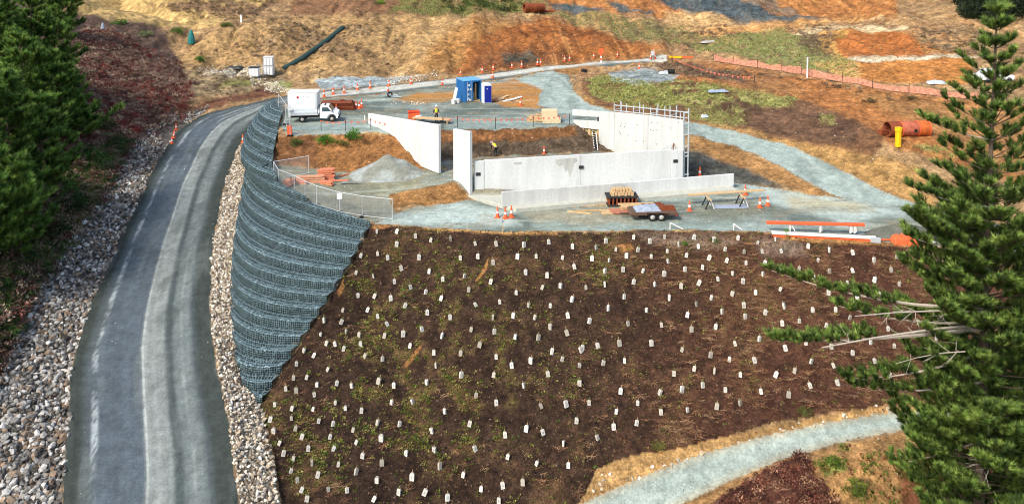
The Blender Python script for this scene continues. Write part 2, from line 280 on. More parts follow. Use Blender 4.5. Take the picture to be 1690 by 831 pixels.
# lower right
paint([(900,900),(965,815),(985,772),(1040,750),(1180,724),(1420,674),(1700,640),(1700,655),(1350,698),(1150,752),(958,831)], C(178, 138, 82), 2, 4, 100)
paint([(1010,900),(1125,831),(1290,757),(1540,702),(1750,690),(1750,1000)], C(168, 126, 74), 2, 3, 101)
paint([(1150,845),(1240,790),(1328,746),(1350,790),(1400,860),(1300,1000),(1100,950)], C(92, 58, 46), 2, 5, 102)
paint([(1480,760),(1560,720),(1700,700),(1700,900),(1500,860)], C(128, 72, 46), 8, 12, 103, .8)
gmR = np.clip(soft([(1350,765),(1395,758),(1400,775),(1360,785)], 4, 6, 104) + soft([(1405,795),(1425,790),(1430,820),(1410,822)], 4, 6, 105) + .5 * soft([(1380,735),(1400,733),(1405,742),(1385,744)], 3, 4, 106), 0, 1)
lay(gmR, C(120, 126, 58))
# planted slope: dark mulch mat, redder to the right, dusty along the upper edge
m4 = (zone == 4).astype(float)
lay(m4, C(60, 47, 38)); lay(m4 * step(PX, 900, 1350) * .8, C(84, 58, 46)); lay(m4 * step(n2 + .6 * n3, .02, .25) * .55, C(92, 74, 52)); lay(m4 * step(n3 - n2, .1, .35) * .6, C(44, 34, 29))
m5 = m4 * soft([(610,430),(760,430),(880,560),(860,700),(700,720),(560,600)], 40, 30, 110); lay(m5 * step(n3 + .5 * n4, .0, .2) * .3, C(112, 98, 60))
for i, P in enumerate(([(1050,385),(1180,385),(1230,402),(1150,412),(1070,400)], [(1240,388),(1320,398),(1330,424),(1260,420)], [(1500,415),(1600,425),(1560,440)])): lay(m4 * soft(P, 8, 8, 111 + i) * .5, C(140, 130, 118))
for i, P in enumerate(([(783,465),(800,436),(806,424),(802,446),(790,462)], [(662,606),(690,575),(698,570),(690,584),(672,604)], [(1018,404),(1042,402),(1048,412),(1026,416)], [(556,480),(566,458),(568,476),(560,490)], [(424,715),(440,716),(452,738),(442,752)], [(612,372),(640,366),(646,374),(622,380)])): paint(P, C(160, 118, 74), 1.2, 2, 120 + i)
lay(soft([(1290,394),(1330,398),(1440,404),(1530,408),(1530,402),(1440,397),(1330,386),(1280,384)], 2, 4, 130), C(168, 130, 78))
paint([(830,386),(920,386),(920,381),(830,381),(700,373),(700,378)], C(176, 140, 90), 1.5, 2, 131, .9)
# gravels
m1 = (zone == 1)
dl = wdist(roadL, m1); dr = wdist(roadR, m1); u = dl / (dl + dr + 1e-6); rx, ry = GX[m1], GY[m1]
u = u + .03 * fbm(rx / 7, ry / 7, 2, 140)
rc = np.tile(C(88, 96, 96), (u.size, 1))
pyr = PY[m1]; pxr = PX[m1]
def band(c0, w, sft): return np.clip(1.0 - (np.abs(u - c0) - w / 2) / sft, 0, 1)
def rl(mk, c):
    global rc
    rc = rc * (1 - mk[:, None]) + np.asarray(c) * mk[:, None]
far = step(-pyr, -215, -170)
rl(step(-u, -.13, -.05), C(64, 70, 64)); rl(step(u, .84, .9), C(66, 72, 66))
rl(band(.33, .26, .06) * (1 - far) * .6, C(96, 105, 114))
gl = step(fbm(rx / 1.1, ry / 5, 3, 141), -.16, .16)
rl(band(.56, .13, .035) * .85, C(152, 157, 150)); rl(band(.675, .035, .02) * .6, C(84, 92, 88)); rl(band(.77, .085, .04) * (.5 + .25 * gl), C(140, 146, 140)); rl(band(.765, .008, .008) * gl * .25, C(178, 182, 174))
rl(band(.487, .009, .006) * (.5 + .4 * step(fbm(rx / .6, ry / 9, 2, 142), -.2, .1)), C(186, 188, 178))
worn = step(fbm(rx / .5, ry / 2.2, 4, 143), -.28, .12); rl(band(.165 + .012 * fbm(ry / 4, ry * 0, 2, 144), .02, .02) * worn * step(fbm(rx / .13, ry / .5, 3, 149), -.3, .12) * .8 * (1 - far) * (1 - step(pyr, 600, 620) * step(-pyr, -655, -640)), C(186, 192, 190))
rl(band(.3, .02, .015) * step(-pyr, -330, -200) * gl * .8, C(176, 178, 172))
rl(band(.4, .02, .02) * step(-pyr, -330, -200) * gl * .6, C(160, 164, 160))
rl(band(.5, .55, .2) * step(pxr, 455, 560), C(206, 202, 186)); rl(step(u, .72, .82) * step(pxr, 520, 600) * .8, C(104, 114, 108))
lanes = fbm(u * 34, ry / 16, 4, 145); rc = rc * (1 + .4 * lanes + .3 * fbm(rx / .5, ry / .5, 3, 146))[:, None]; rl(step(fbm(u * 9, ry / 7, 3, 147), .1, .26) * .25, C(136, 140, 132)); rl(step(fbm(rx / 1.6, ry / 4, 4, 148), .1, .25) * .4, C(74, 80, 74)); colr[m1] = rc
m2 = (zone == 2).astype(float)
lay(m2, C(122, 133, 131)); wet = fbm(GX / 6, GY / 1.4, 4, 150)
lay(m2 * step(wet, .02, .16) * .7, C(92, 103, 100)); lay(m2 * step(-wet, .04, .2) * .7, C(160, 174, 174)); lay(m2 * step(n2, .12, .3) * .5, C(150, 140, 116))
def yp(P, c, s=8, w=10, sd=160, a=.85): lay((zone == 2) * soft(P, s, w, sd) * a, c)
yp([(640,356),(760,334),(830,350),(860,372),(700,374)], C(172, 188, 190), sd=161); yp([(1215,300),(1340,318),(1440,335),(1500,350),(1400,368),(1300,345)], C(170, 184, 184), sd=162)
yp([(860,350),(1000,346),(1060,372),(900,380)], C(146, 142, 126), sd=163); yp([(1290,322),(1420,336),(1440,346),(1310,340)], C(178, 166, 132), sd=164, a=.7); yp([(1120,345),(1250,335),(1290,345),(1200,366)], C(108, 112, 100), sd=165)
yp([(880,366),(1060,370),(1300,366),(1300,378),(880,380)], C(140, 158, 158), sd=166); yp([(1440,365),(1560,372),(1540,396),(1450,394)], C(110, 112, 100), sd=167)
yp([(480,200),(640,200),(690,212),(620,216),(478,222)], C(138, 156, 158), sd=168); yp([(740,200),(950,192),(950,206),(740,213)], C(140, 156, 158), sd=169); yp([(540,178),(740,172),(900,180),(760,190),(600,190)], C(92, 103, 102), sd=170)
yp([(820,128),(910,122),(925,150),(930,170),(900,160)], C(164, 180, 180), sd=171); yp([(640,176),(720,172),(760,176),(700,182)], C(150, 160, 158), sd=172)
yp(innerP, C(118, 118, 102), 3, 3, 173, .8); yp([(600,290),(700,290),(750,300),(640,330)], C(140, 140, 120), sd=174, a=.7); yp([(700,290),(750,286),(755,300),(690,305)], C(128, 138, 136), sd=175)
yp([(480,310),(560,345),(620,356),(600,335),(520,320)], C(100, 104, 92), sd=176); yp(floorP, C(128, 122, 108), 3, 3, 177, .9); yp([(655,320),(700,310),(720,330),(660,340)], C(150, 120, 84), sd=178)
og = [(650,166),(690,152),(752,150),(757,165),(700,170)]; mo = [(800,140),(850,130),(902,152),(914,172),(880,180),(830,176),(812,165)]; isl = [(915,113),(985,107),(960,116),(920,121)]
for i, P in enumerate((og, mo, isl)): paint(P, C(164, 118, 66), 3, 5, 180 + i)
paint([(640,152),(755,140),(755,151),(690,152),(655,163)], C(106, 116, 108), 3, 4, 184, .8)
mt = (zone == 3).astype(float)
lay(mt, C(150, 165, 165)); lay(mt * step(fbm(GX / 1.2, GY / 4, 3, 190), .0, .2) * .6, C(116, 130, 130)); lay(mt * step(n3, .1, .3) * .4, C(176, 184, 180))
mp = (zone == 5).astype(float)
lay(mp, C(158, 172, 172)); lay(mp * step(n2 + .7 * n3, -.02, .2) * .55, C(136, 150, 150)); lay(mp * step(n4, .1, .3) * .4, C(186, 194, 192))
dd = wdist(pathU, mp > 0); dl2 = wdist(pathL, mp > 0)
tt = colr[mp > 0]; e = np.clip(1 - np.minimum(dd, dl2) / .45, 0, 1)[:, None] * .6; colr[mp > 0] = tt * (1 - e) + C(160, 148, 124) * e
rut = fbm(GX / 5, GY / .55, 4, 151); lay(m2 * step(rut, .1, .24) * .4, C(168, 176, 172)); lay(m2 * step(-rut, .1, .26) * .4, C(98, 106, 100)); lay(m2 * step(fbm(GX / 2.2, GY / 1.3, 4, 152), .12, .2) * .35, C(140, 128, 104))
colr = np.where((zone == 1)[..., None], colr * np.array([.84, .86, .87]), colr); gv = np.isin(zone, (2, 3, 5))[..., None]; colr = np.where(gv, colr * np.array([1.06, 1.03, .9]), colr)
lum = colr.mean(-1, keepdims=True); colr = np.where((zone == 0)[..., None], (colr * .92 + lum * .08 * np.array([1.05, 1, .9])) * .86, colr)
colr = np.where((zone == 4)[..., None], colr * np.array([1.1, .98, .85]), colr)
# grain: pebbles, clods, litter
hm = np.isin(zone, (0,)).astype(float)
gr = 1 + hm * (.8 * n3 + .7 * n4 + .5 * n2) + (zone == 4) * (.7 * n3 + .8 * n4) + np.isin(zone, (1, 2, 3, 5)) * (.2 * n3 + .42 * n4)
colr = np.clip(colr * gr[..., None], .004, .85)
# relief
amp = hm * 1.0
amp[slope_m] = .3; amp = amp * (1 - .75 * step(PY, 580, 660) * (PX > 400)); amp = blur(amp, 8)
gully = np.abs(fbm(GX / 4.5 + .5 * n2, GY / 14, 3, 205)) ; GZ = GZ + amp * step(GY, 98, 114) * (3.2 * gully - .5) * (1 - np.clip(soft([(520,128),(700,124),(700,136),(520,152)], 6, 0, 0), 0, 1))
GZ = GZ + amp * (.62 * fbm(GX / 3.2, GY / 3.2, 4, 200) * step(GY, 60, 110) + .42 * fbm(GX / .9, GY / .9, 3, 201)) + np.isin(zone, (1, 2, 3, 5)) * (.10 * fbm(GX / 2.5, GY / 2.5, 3, 202) + .03 * n4)
rill = soft([(448,226),(700,215),(1000,204),(1010,250),(800,258),(600,286),(455,270)], 4, 2, 203); GZ = GZ + rill * .3 * fbm(GX / .45, GY / 3, 3, 204)
GZ = GZ - .45 * soft(xy(riprapL)[1:] + xy(roadL)[::-1][11:], 10, 0, 0) * (zone != 1)

def gz(x, y):                             # height of the finished ground
    r = math.log(max(y, Y0 + .01) / Y0) / math.log(Y1 / Y0) * (NR - 1); a = (x / y + 1) / 2 * (NA - 1)
    i = int(min(max(r, 0), NR - 2)); j = int(min(max(a, 0), NA - 2)); fr, fa = r - i, a - j
    return float((GZ[i, j] * (1 - fa) + GZ[i, j + 1] * fa) * (1 - fr) + (GZ[i + 1, j] * (1 - fa) + GZ[i + 1, j + 1] * fa) * fr)
_ts = np.arange(34, 260, .12)
def at(px, py):                           # where a sight line of the survey meets the ground
    v = (py - CY) / FPX; a = (px - CX) / FPX
    fy = cp_ - v * sp_; fz = -(sp_ + v * cp_)
    x = a * _ts; y = fy * _ts; z = CAMZ + fz * _ts
    r = np.log(np.maximum(y, Y0 + .01) / Y0) / math.log(Y1 / Y0) * (NR - 1); c = (x / np.maximum(y, 1) + 1) / 2 * (NA - 1)
    i = np.clip(np.rint(r).astype(int), 0, NR - 1); j = np.clip(np.rint(c).astype(int), 0, NA - 1)
    below = np.nonzero(GZ[i, j] >= z)[0]
    k = below[0] if len(below) else len(_ts) - 1
    X, Y = float(x[k]), float(y[k])
    return Vector((X, Y, gz(X, Y)))

# ------------------------------------------------------------------ materials
def nt(name):
    m = bpy.data.materials.new(name); m.use_nodes = True
    return m, m.node_tree, m.node_tree.nodes["Principled BSDF"]
def N(t, typ, **kw):
    n = t.nodes.new(typ)
    for k, v in kw.items():
        if k.startswith("i_"): n.inputs[k[2:].replace("_", " ")].default_value = v
        else: setattr(n, k, v)
    return n
def ramp(t, fac, stops):
    r = t.nodes.new("ShaderNodeValToRGB"); t.links.new(fac, r.inputs[0])
    while len(r.color_ramp.elements) < len(stops): r.color_ramp.elements.new(.5)
    for e, (p, c) in zip(r.color_ramp.elements, stops):
        e.position = p; e.color = (c if hasattr(c, '__len__') else (c, c, c)) + (1,) if hasattr(c, '__len__') else (c, c, c, 1)
    return r.outputs[0]
def mul(t, a, b, fac=1.0):
    m = t.nodes.new("ShaderNodeMix"); m.data_type = 'RGBA'; m.blend_type = 'MULTIPLY'; m.inputs[0].default_value = fac
    for s, i in ((a, 6), (b, 7)):
        if hasattr(s, 'default_value') or hasattr(s, 'links'): t.links.new(s, m.inputs[i])
        else: m.inputs[i].default_value = tuple(s) + (1,)
    return m.outputs[2]
def ground_mat(name, scales, contrast, bump, rough=.95):
    m, t, b = nt(name)
    a = N(t, "ShaderNodeAttribute", attribute_name="tint"); g = N(t, "ShaderNodeNewGeometry")
    c = a.outputs["Color"]; h = None
    for sc_ in scales:
        n = N(t, "ShaderNodeTexNoise", i_Scale=sc_, i_Detail=4.0, i_Roughness=.65); t.links.new(g.outputs["Position"], n.inputs["Vector"])
        c = mul(t, c, ramp(t, n.outputs["Fac"], [(.36, 1 - contrast), (.64, 1 + contrast)]))
        h = n.outputs["Fac"]
    v = N(t, "ShaderNodeTexVoronoi", i_Scale=scales[-1] * 1.5); t.links.new(g.outputs["Position"], v.inputs["Vector"])
    bp = N(t, "ShaderNodeBump", i_Strength=bump, i_Distance=.12); t.links.new(h, bp.inputs["Height"])
    bp2 = N(t, "ShaderNodeBump", i_Strength=bump * .6, i_Distance=.06); t.links.new(v.outputs["Distance"], bp2.inputs["Height"]); t.links.new(bp.outputs[0], bp2.inputs["Normal"])
    t.links.new(bp2.outputs[0], b.inputs["Normal"]); t.links.new(c, b.inputs["Base Color"])
    b.inputs["Roughness"].default_value = rough; b.inputs["Specular IOR Level"].default_value = .15
    return m
GMATS = [ground_mat('earth', (.7, 2.2, 6.5), .3, .9), ground_mat('road_gravel', (1.6, 7, 16), .13, .4, .85), ground_mat('yard_gravel', (1.1, 4, 13), .14, .4, .85),
         ground_mat('track_gravel', (1.1, 4, 13), .13, .45), ground_mat('mulch', (1.2, 4, 10), .34, .9), ground_mat('path_gravel', (1.5, 6, 16), .13, .5)]
def mesh_from(name, V, F, mat, parent=None, tint=None, smooth=False):
    """one mesh object from numpy verts (n,3) and faces (k,3|4)"""
    me = bpy.data.meshes.new(name); V = np.ascontiguousarray(V, np.float32); F = np.ascontiguousarray(F, np.int32); q = F.shape[1]
    me.vertices.add(len(V)); me.vertices.foreach_set("co", V.ravel()); me.loops.add(F.size); me.loops.foreach_set("vertex_index", F.ravel())
    me.polygons.add(len(F)); me.polygons.foreach_set("loop_start", np.arange(len(F), dtype=np.int32) * q)
    me.polygons.foreach_set("use_smooth", np.full(len(F), smooth)); me.update(calc_edges=True)
    if tint is not None:
        at_ = me.color_attributes.new("tint", 'FLOAT_COLOR', 'POINT'); c = np.ones((len(V), 4), np.float32); c[:, :3] = tint; at_.data.foreach_set("color", c.ravel())
    if mat: me.materials.append(mat)
    o = bpy.data.objects.new(name, me); COL.objects.link(o)
    if parent: o.parent = parent
    return o
def tag(o, label=None, cat=None, group=None, kind=None):
    for k, v in (('label', label), ('category', cat), ('group', group), ('kind', kind)):
        if v: o[k] = v
    return o
fz_ = zone[:-1, :-1]
idx = np.arange(NR * NA).reshape(NR, NA)
quad = np.stack([idx[:-1, :-1], idx[:-1, 1:], idx[1:, 1:], idx[1:, :-1]], -1)
VV = np.stack([GX, GY, GZ], -1).reshape(-1, 3); CC = colr.reshape(-1, 3)
GL = ['bare orange and ochre earth hills around the construction site', 'curved haul road of compacted grey gravel', 'flat grey gravel yard of the site on the raised platform', 'blue grey gravel track curving round the right of the site', 'dark brown planted fill slope below the yard', 'pale gravel path at the foot of the planted slope']
for zi, nm in enumerate(NAMES):
    q = quad[fz_ == zi]; used, inv = np.unique(q, return_inverse=True)
    tag(mesh_from(nm, VV[used], inv.reshape(-1, 4), GMATS[zi], tint=CC[used], smooth=True), GL[zi], nm.split('_')[-1], kind='structure')
# the land beyond the surveyed grid
oV, oF = [], []
keep = [(f, [r2[i] for i in f]) for f in rf]
for f, ps in keep:
    cx_ = sum(p.x for p in ps) / 3; cy_ = sum(p.y for p in ps) / 3
    if all(Y0 < p.y < Y1 and abs(p.x / p.y) < 1 for p in ps): continue
    k = len(oV); oV += [(TX[i], TY[i], TZ[i] - .8) for i in f]; oF.append((k, k + 1, k + 2))
tag(mesh_from('outer_ground', np.array(oV), np.array(oF), GMATS[0], tint=np.tile(C(120, 100, 66), (len(oV), 1))), 'rough earth land beyond the site', 'ground', kind='structure')
# ------------------------------------------------------------------ builders
def plain(name, c, rough=.7, var=.18, scale=6, bump=.1, metal=0.0, streak=False, c2=None, spec=.3):
    m, t, b = nt(name); g = N(t, "ShaderNodeTexCoord")
    mp_ = N(t, "ShaderNodeMapping"); t.links.new(g.outputs["Object"], mp_.inputs[0])
    if streak: mp_.inputs["Scale"].default_value = (1, 1, .12)
    n = N(t, "ShaderNodeTexNoise", i_Scale=scale, i_Detail=6.0, i_Roughness=.65); t.links.new(mp_.outputs[0], n.inputs["Vector"])
    if c2 is None: col = mul(t, c, ramp(t, n.outputs["Fac"], [(.3, 1 - var), (.7, 1 + var)]))
    else: col = ramp(t, n.outputs["Fac"], [(.38, tuple(c)), (.62, tuple(c2))])
    n2_ = N(t, "ShaderNodeTexNoise", i_Scale=scale * 7, i_Detail=3.0); t.links.new(g.outputs["Object"], n2_.inputs["Vector"])
    col = mul(t, col, ramp(t, n2_.outputs["Fac"], [(.3, 1 - var * .5), (.7, 1 + var * .3)]))
    t.links.new(col, b.inputs["Base Color"]); b.inputs["Roughness"].default_value = rough; b.inputs["Metallic"].default_value = metal
    b.inputs["Specular IOR Level"].default_value = spec
    if bump:
        bp = N(t, "ShaderNodeBump", i_Strength=bump, i_Distance=.03); t.links.new(n2_.outputs["Fac"], bp.inputs["Height"]); t.links.new(bp.outputs[0], b.inputs["Normal"])
    return m
class MB:
    def __init__(s): s.v = []; s.f = []
    def add(s, V, F):
        k = len(s.v); s.v += [Vector(p) for p in V]; s.f += [tuple(i + k for i in f) for f in F]; return s
    def box(s, c, d, M=None, taper=1.0):
        c = Vector(c); V = []
        for z in (-1, 1):
            tp = taper if z > 0 else 1
            for y in (-1, 1):
                for x in (-1, 1):
                    p = Vector((x * d[0] / 2 * tp, y * d[1] / 2 * tp, z * d[2] / 2)); V.append(c + (M @ p if M else p))
        return s.add(V, [(0, 2, 3, 1), (4, 5, 7, 6), (0, 1, 5, 4), (2, 6, 7, 3), (0, 4, 6, 2), (1, 3, 7, 5)])
    def bar(s, p, q, w, h=None, up=(0, 0, 1)):
        p = Vector(p); q = Vector(q); d = q - p; L = d.length; d.normalize(); u = Vector(up)
        if abs(d.dot(u)) > .98: u = Vector((1, 0, 0))
        x = d.cross(u).normalized(); u = x.cross(d); M = Matrix((d, x, u)).transposed()
        return s.box((p + q) / 2, (L, w, h or w), M)
    def tube(s, p, q, r, n=10, r2=None, caps=True):
        p = Vector(p); q = Vector(q); d = (q - p).normalized(); a = d.orthogonal().normalized(); b = d.cross(a); r2 = r if r2 is None else r2; V = []
        for c, rr in ((p, r), (q, r2)): V += [c + (a * math.cos(i * 2 * math.pi / n) + b * math.sin(i * 2 * math.pi / n)) * rr for i in range(n)]
        F = [(i, (i + 1) % n, n + (i + 1) % n, n + i) for i in range(n)]
        if caps: F += [tuple(range(n))[::-1], tuple(range(n, 2 * n))]
        return s.add(V, F)
    def ring(s, p, q, ro, ri, n=20):      # hollow tube
        p = Vector(p); q = Vector(q); d = (q - p).normalized(); a = d.orthogonal().normalized(); b = d.cross(a); V = []
        for c, rr in ((p, ro), (q, ro), (q, ri), (p, ri)): V += [c + (a * math.cos(i * 2 * math.pi / n) + b * math.sin(i * 2 * math.pi / n)) * rr for i in range(n)]
        F = []
        for k in range(4): F += [(k * n + i, k * n + (i + 1) % n, ((k + 1) % 4) * n + (i + 1) % n, ((k + 1) % 4) * n + i) for i in range(n)]
        return s.add(V, F)
    def lathe(s, prof, n=14, c=(0, 0, 0)):
        c = Vector(c); V = []
        for r, z in prof: V += [c + Vector((r * math.cos(i * 2 * math.pi / n), r * math.sin(i * 2 * math.pi / n), z)) for i in range(n)]
        F = [(k * n + i, k * n + (i + 1) % n, (k + 1) * n + (i + 1) % n, (k + 1) * n + i) for k in range(len(prof) - 1) for i in range(n)]
        return s.add(V, F + [tuple(range(n))[::-1], tuple(range((len(prof) - 1) * n, len(prof) * n))])
    def prism(s, pts, off):               # a planar outline given thickness
        n = len(pts); P = [Vector(p) for p in pts]; o = Vector(off)
        return s.add(P + [p + o for p in P], [tuple(range(n)), tuple(range(2 * n - 1, n - 1, -1))] + [(i, n + i, n + (i + 1) % n, (i + 1) % n) for i in range(n)])
    def build(s, name, mat, parent=None, bevel=0, smooth=False, loc=None):
        me = bpy.data.meshes.new(name); me.from_pydata([tuple(p) for p in s.v], [], s.f); bm = bmesh.new(); bm.from_mesh(me); bmesh.ops.recalc_face_normals(bm, faces=bm.faces); bm.to_mesh(me); bm.free()
        if smooth:
            me.polygons.foreach_set("use_smooth", [True] * len(me.polygons))
            me.set_sharp_from_angle(angle=R(40))
        me.materials.append(mat); o = bpy.data.objects.new(name, me); COL.objects.link(o)
        if parent: o.parent = parent
        if loc is not None: o.location = loc
        if bevel:
            b = o.modifiers.new("bevel", 'BEVEL'); b.width = bevel; b.segments = 2; b.limit_method = 'ANGLE'
        return o
def thing(name, label, cat, loc, rz=0, group=None):
    o = bpy.data.objects.new(name, None); COL.objects.link(o); o.location = loc; o.rotation_euler = (0, 0, rz); o.empty_display_size = .3
    return tag(o, label, cat, group)
def copy_tree(o, parent=None):
    c = o.copy(); COL.objects.link(c)
    if parent: c.parent = parent
    for ch in list(o.children): copy_tree(ch, c)
    return c
def dup(o, loc, rz=0, label=None, scale=None, tilt=None):
    c = copy_tree(o); c.location = loc; c.rotation_euler = (tilt[0], tilt[1], rz) if tilt else (0, 0, rz)
    if label: c['label'] = label
    if scale: c.scale = (scale,) * 3
    return c
def on_line(P, Q, px, py):               # where a sight line crosses the upright plane through P and Q
    n = Vector((Q[1] - P[1], -(Q[0] - P[0]), 0)); o = Vector((0, 0, CAMZ)); d = PD(px, py, 1) - o
    return o + d * ((Vector((P[0], P[1], 0)) - o).dot(n) / d.dot(n))

M = {}
M['concrete'] = plain('concrete', srgb(207, 209, 205), .85, .14, .8, .15, streak=True)
M['concrete_raw'] = plain('stained concrete', srgb(198, 199, 193), .9, .16, .9, .15, streak=True)
M['slab'] = plain('slab concrete', srgb(180, 180, 166), .9, .16, 2, .15)
M['galv'] = plain('galvanised steel', srgb(196, 202, 202), .5, .1, 5, .0, .25)
M['black'] = plain('black rubber', srgb(34, 34, 34), .75, .2, 8)
M['dark'] = plain('dark socket', srgb(48, 50, 50), .8, .2, 8)
M['white'] = plain('white paint', srgb(232, 233, 230), .4, .05, 3, .02)
M['whitep'] = plain('white plastic', srgb(222, 220, 214), .5, .06, 5, .02)
M['orange'] = plain('orange plastic', srgb(226, 100, 56), .6, .16, 7, .02)
M['dusty'] = plain('dusty brown deck', srgb(98, 76, 62), .85, .25, 5); M['salmon'] = plain('salmon timber', srgb(214, 132, 98), .8, .2, 4); M['faded'] = plain('faded formwork', srgb(176, 116, 92), .8, .25, 3); M['orange_paint'] = plain('orange painted steel', srgb(224, 100, 58), .5, .16, 5, .04)
M['rust'] = plain('rusty steel', srgb(128, 66, 38), .85, .3, 5, .1)
M['glass'] = plain('window glass', srgb(70, 88, 92), .12, .05, 1, 0, spec=.6)
M['wood'] = plain('timber', srgb(196, 166, 122), .8, .2, 4, .1)
M['ply'] = plain('formwork ply', srgb(176, 158, 110), .75, .16, 3, .05)
M['blue'] = plain('blue container paint', srgb(44, 110, 168), .6, .22, 3, .04)
M['navy'] = plain('dark blue plastic', srgb(24, 40, 140), .45, .1, 4, .02)
M['yellow'] = plain('yellow plastic', srgb(240, 182, 20), .5, .08, 4, .02)
M['hivis'] = plain('hi vis yellow', srgb(206, 236, 40), .7, .08, 9, .03)
M['cloth'] = plain('dark work cloth', srgb(36, 44, 44), .9, .2, 9, .05)
M['skin'] = plain('skin', srgb(196, 146, 118), .6, .06, 9, .01)
M['red'] = plain('red paint', srgb(190, 40, 36), .5, .1, 6, .02)
M['tyre_rim'] = plain('dusty wheel rim', srgb(206, 200, 188), .6, .12, 8, .03)
M['grey_cloth'] = plain('green grey cover', srgb(44, 66, 62), .8, .2, 6, .1)
M['teal'] = plain('teal cover', srgb(40, 120, 116), .7, .15, 6, .05)
M['tarp'] = plain('pale blue tarpaulin', srgb(150, 160, 174), .6, .2, 5, .1)
M['post'] = plain('dark steel post', srgb(52, 56, 54), .6, .1, 6)

# ------------------------------------------------------------------ reinforced gravel wall: curved stepped courses of mesh faced stone
def wall_mat():
    m, t, b = nt('mesh faced gravel'); uv = N(t, "ShaderNodeUVMap", uv_map="UVMap"); g = N(t, "ShaderNodeNewGeometry")
    v = N(t, "ShaderNodeTexVoronoi", i_Scale=7.5); t.links.new(g.outputs["Position"], v.inputs["Vector"])
    n = N(t, "ShaderNodeTexNoise", i_Scale=1.4, i_Detail=5.0); t.links.new(g.outputs["Position"], n.inputs["Vector"])
    c = ramp(t, v.outputs["Color"], [(.2, srgb(40, 50, 51)), (.55, srgb(69, 84, 87)), (.9, srgb(120, 136, 137))])
    c = mul(t, c, ramp(t, n.outputs["Fac"], [(.3, .72), (.7, 1.25)])); c = mul(t, c, ramp(t, v.outputs["Distance"], [(.3, 1.0), (.62, .35)]))
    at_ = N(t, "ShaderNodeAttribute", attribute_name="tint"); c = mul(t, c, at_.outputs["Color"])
    br = N(t, "ShaderNodeTexBrick", i_Scale=1.0, i_Mortar_Size=.010, i_Brick_Width=.15, i_Row_Height=.15); br.offset = 0
    br.inputs["Color1"].default_value = br.inputs["Color2"].default_value = (0, 0, 0, 1); br.inputs["Mortar"].default_value = (1, 1, 1, 1)
    t.links.new(uv.outputs[0], br.inputs["Vector"])
    mx = N(t, "ShaderNodeMix", data_type='RGBA'); t.links.new(br.outputs["Color"], mx.inputs[0]); t.links.new(c, mx.inputs[6]); mx.inputs[7].default_value = srgb(120, 142, 146) + (1,)
    t.links.new(mx.outputs[2], b.inputs["Base Color"]); b.inputs["Roughness"].default_value = .95; b.inputs["Specular IOR Level"].default_value = .05
    bp = N(t, "ShaderNodeBump", i_Strength=.9, i_Distance=.06); bp.invert = True; t.links.new(v.outputs["Distance"], bp.inputs["Height"]); t.links.new(bp.outputs[0], b.inputs["Normal"])
    return m
M['gabion'] = wall_mat()
Rl = [(430,672,-6.1),(480,590,-4.6),(520,530,-3.4),(555,475,-2.2),(585,425,-1.1),(612,371,.2),(560,353,.36),(510,334,.55),(470,315,.8),(449,290,1.2),(450,262,1.8),(456,232,2.6),(461,208,2.95),(467,184,3.2),(470,172,3.5)]
Ll = [(424,667,-6.1),(400,640,-5.6),(388,600,-5.0),(381,540,-4.3),(381,470,-3.3),(383,420,-2.5),(390,370,-1.6),(398,320,-.8),(407,270,.2),(417,235,.9),(429,210,1.5),(440,192,2.1),(451,178,2.6),(457,171,2.9),(460,165,3.5)]
def interp(L, z):
    P = [PZ(*p) for p in L]
    for a, b in zip(P[:-1], P[1:]):
        if a.z <= z <= b.z: return a.lerp(b, (z - a.z) / (b.z - a.z))
    return P[0] if z < P[0].z else P[-1]
def level(z, n=60):
    a = interp(Rl, z); b = interp(Ll, z); d = b - a; out = Vector((-d.y, d.x, 0)).normalized()
    if out.y > 0: out = -out
    sag = min(.16 * d.length, 2.2); mid = (a + b) / 2 + out * sag * 2
    return [(a * (1 - t) ** 2 + mid * 2 * t * (1 - t) + b * t * t) for t in (i / n for i in range(n + 1))]
gw = thing('retaining_wall', 'curved retaining wall of stepped mesh faced grey gravel beside the haul road', 'retaining wall', PZ(430, 640, -5.6))
base_l = gw.location
zs = [-6.0 + .47 * k for k in range(20)]
for k, z in enumerate(zs):
    lo = level(z); hi = level(min(z + .47, 3.4)); V, F, UV, T = [], [], [], []; run = 0
    n = len(lo)
    for i, p in enumerate(lo):
        if i: run += (p - lo[i - 1]).length
        q = hi[i]; w = Vector((p.x, p.y, 0)) - Vector((q.x, q.y, 0)); nrm = w.normalized() if w.length > 1e-4 else Vector((-1, 0, 0))
        jit = .05 * float(fbm(p.x * 2, p.y * 2, 2, 300 + k)); bul = .06
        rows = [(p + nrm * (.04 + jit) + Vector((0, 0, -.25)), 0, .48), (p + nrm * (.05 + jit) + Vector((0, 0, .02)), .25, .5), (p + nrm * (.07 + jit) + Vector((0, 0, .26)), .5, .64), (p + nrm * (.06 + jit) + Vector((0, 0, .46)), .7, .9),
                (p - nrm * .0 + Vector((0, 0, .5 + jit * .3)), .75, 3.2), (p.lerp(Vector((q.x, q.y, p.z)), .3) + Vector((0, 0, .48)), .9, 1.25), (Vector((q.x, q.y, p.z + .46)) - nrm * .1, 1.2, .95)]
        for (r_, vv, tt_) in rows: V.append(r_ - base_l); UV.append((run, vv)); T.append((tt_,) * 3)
    m_ = 7
    for i in range(n - 1):
        for j in range(m_ - 1): F.append((i * m_ + j, (i + 1) * m_ + j, (i + 1) * m_ + j + 1, i * m_ + j + 1))
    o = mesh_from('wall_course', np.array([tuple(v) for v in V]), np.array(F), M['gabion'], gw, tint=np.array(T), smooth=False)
    ul = o.data.uv_layers.new(name="UVMap"); vi = np.empty(len(o.data.loops), np.int32); o.data.loops.foreach_get("vertex_index", vi); ul.data.foreach_set("uv", np.array(UV, np.float32)[vi].ravel())
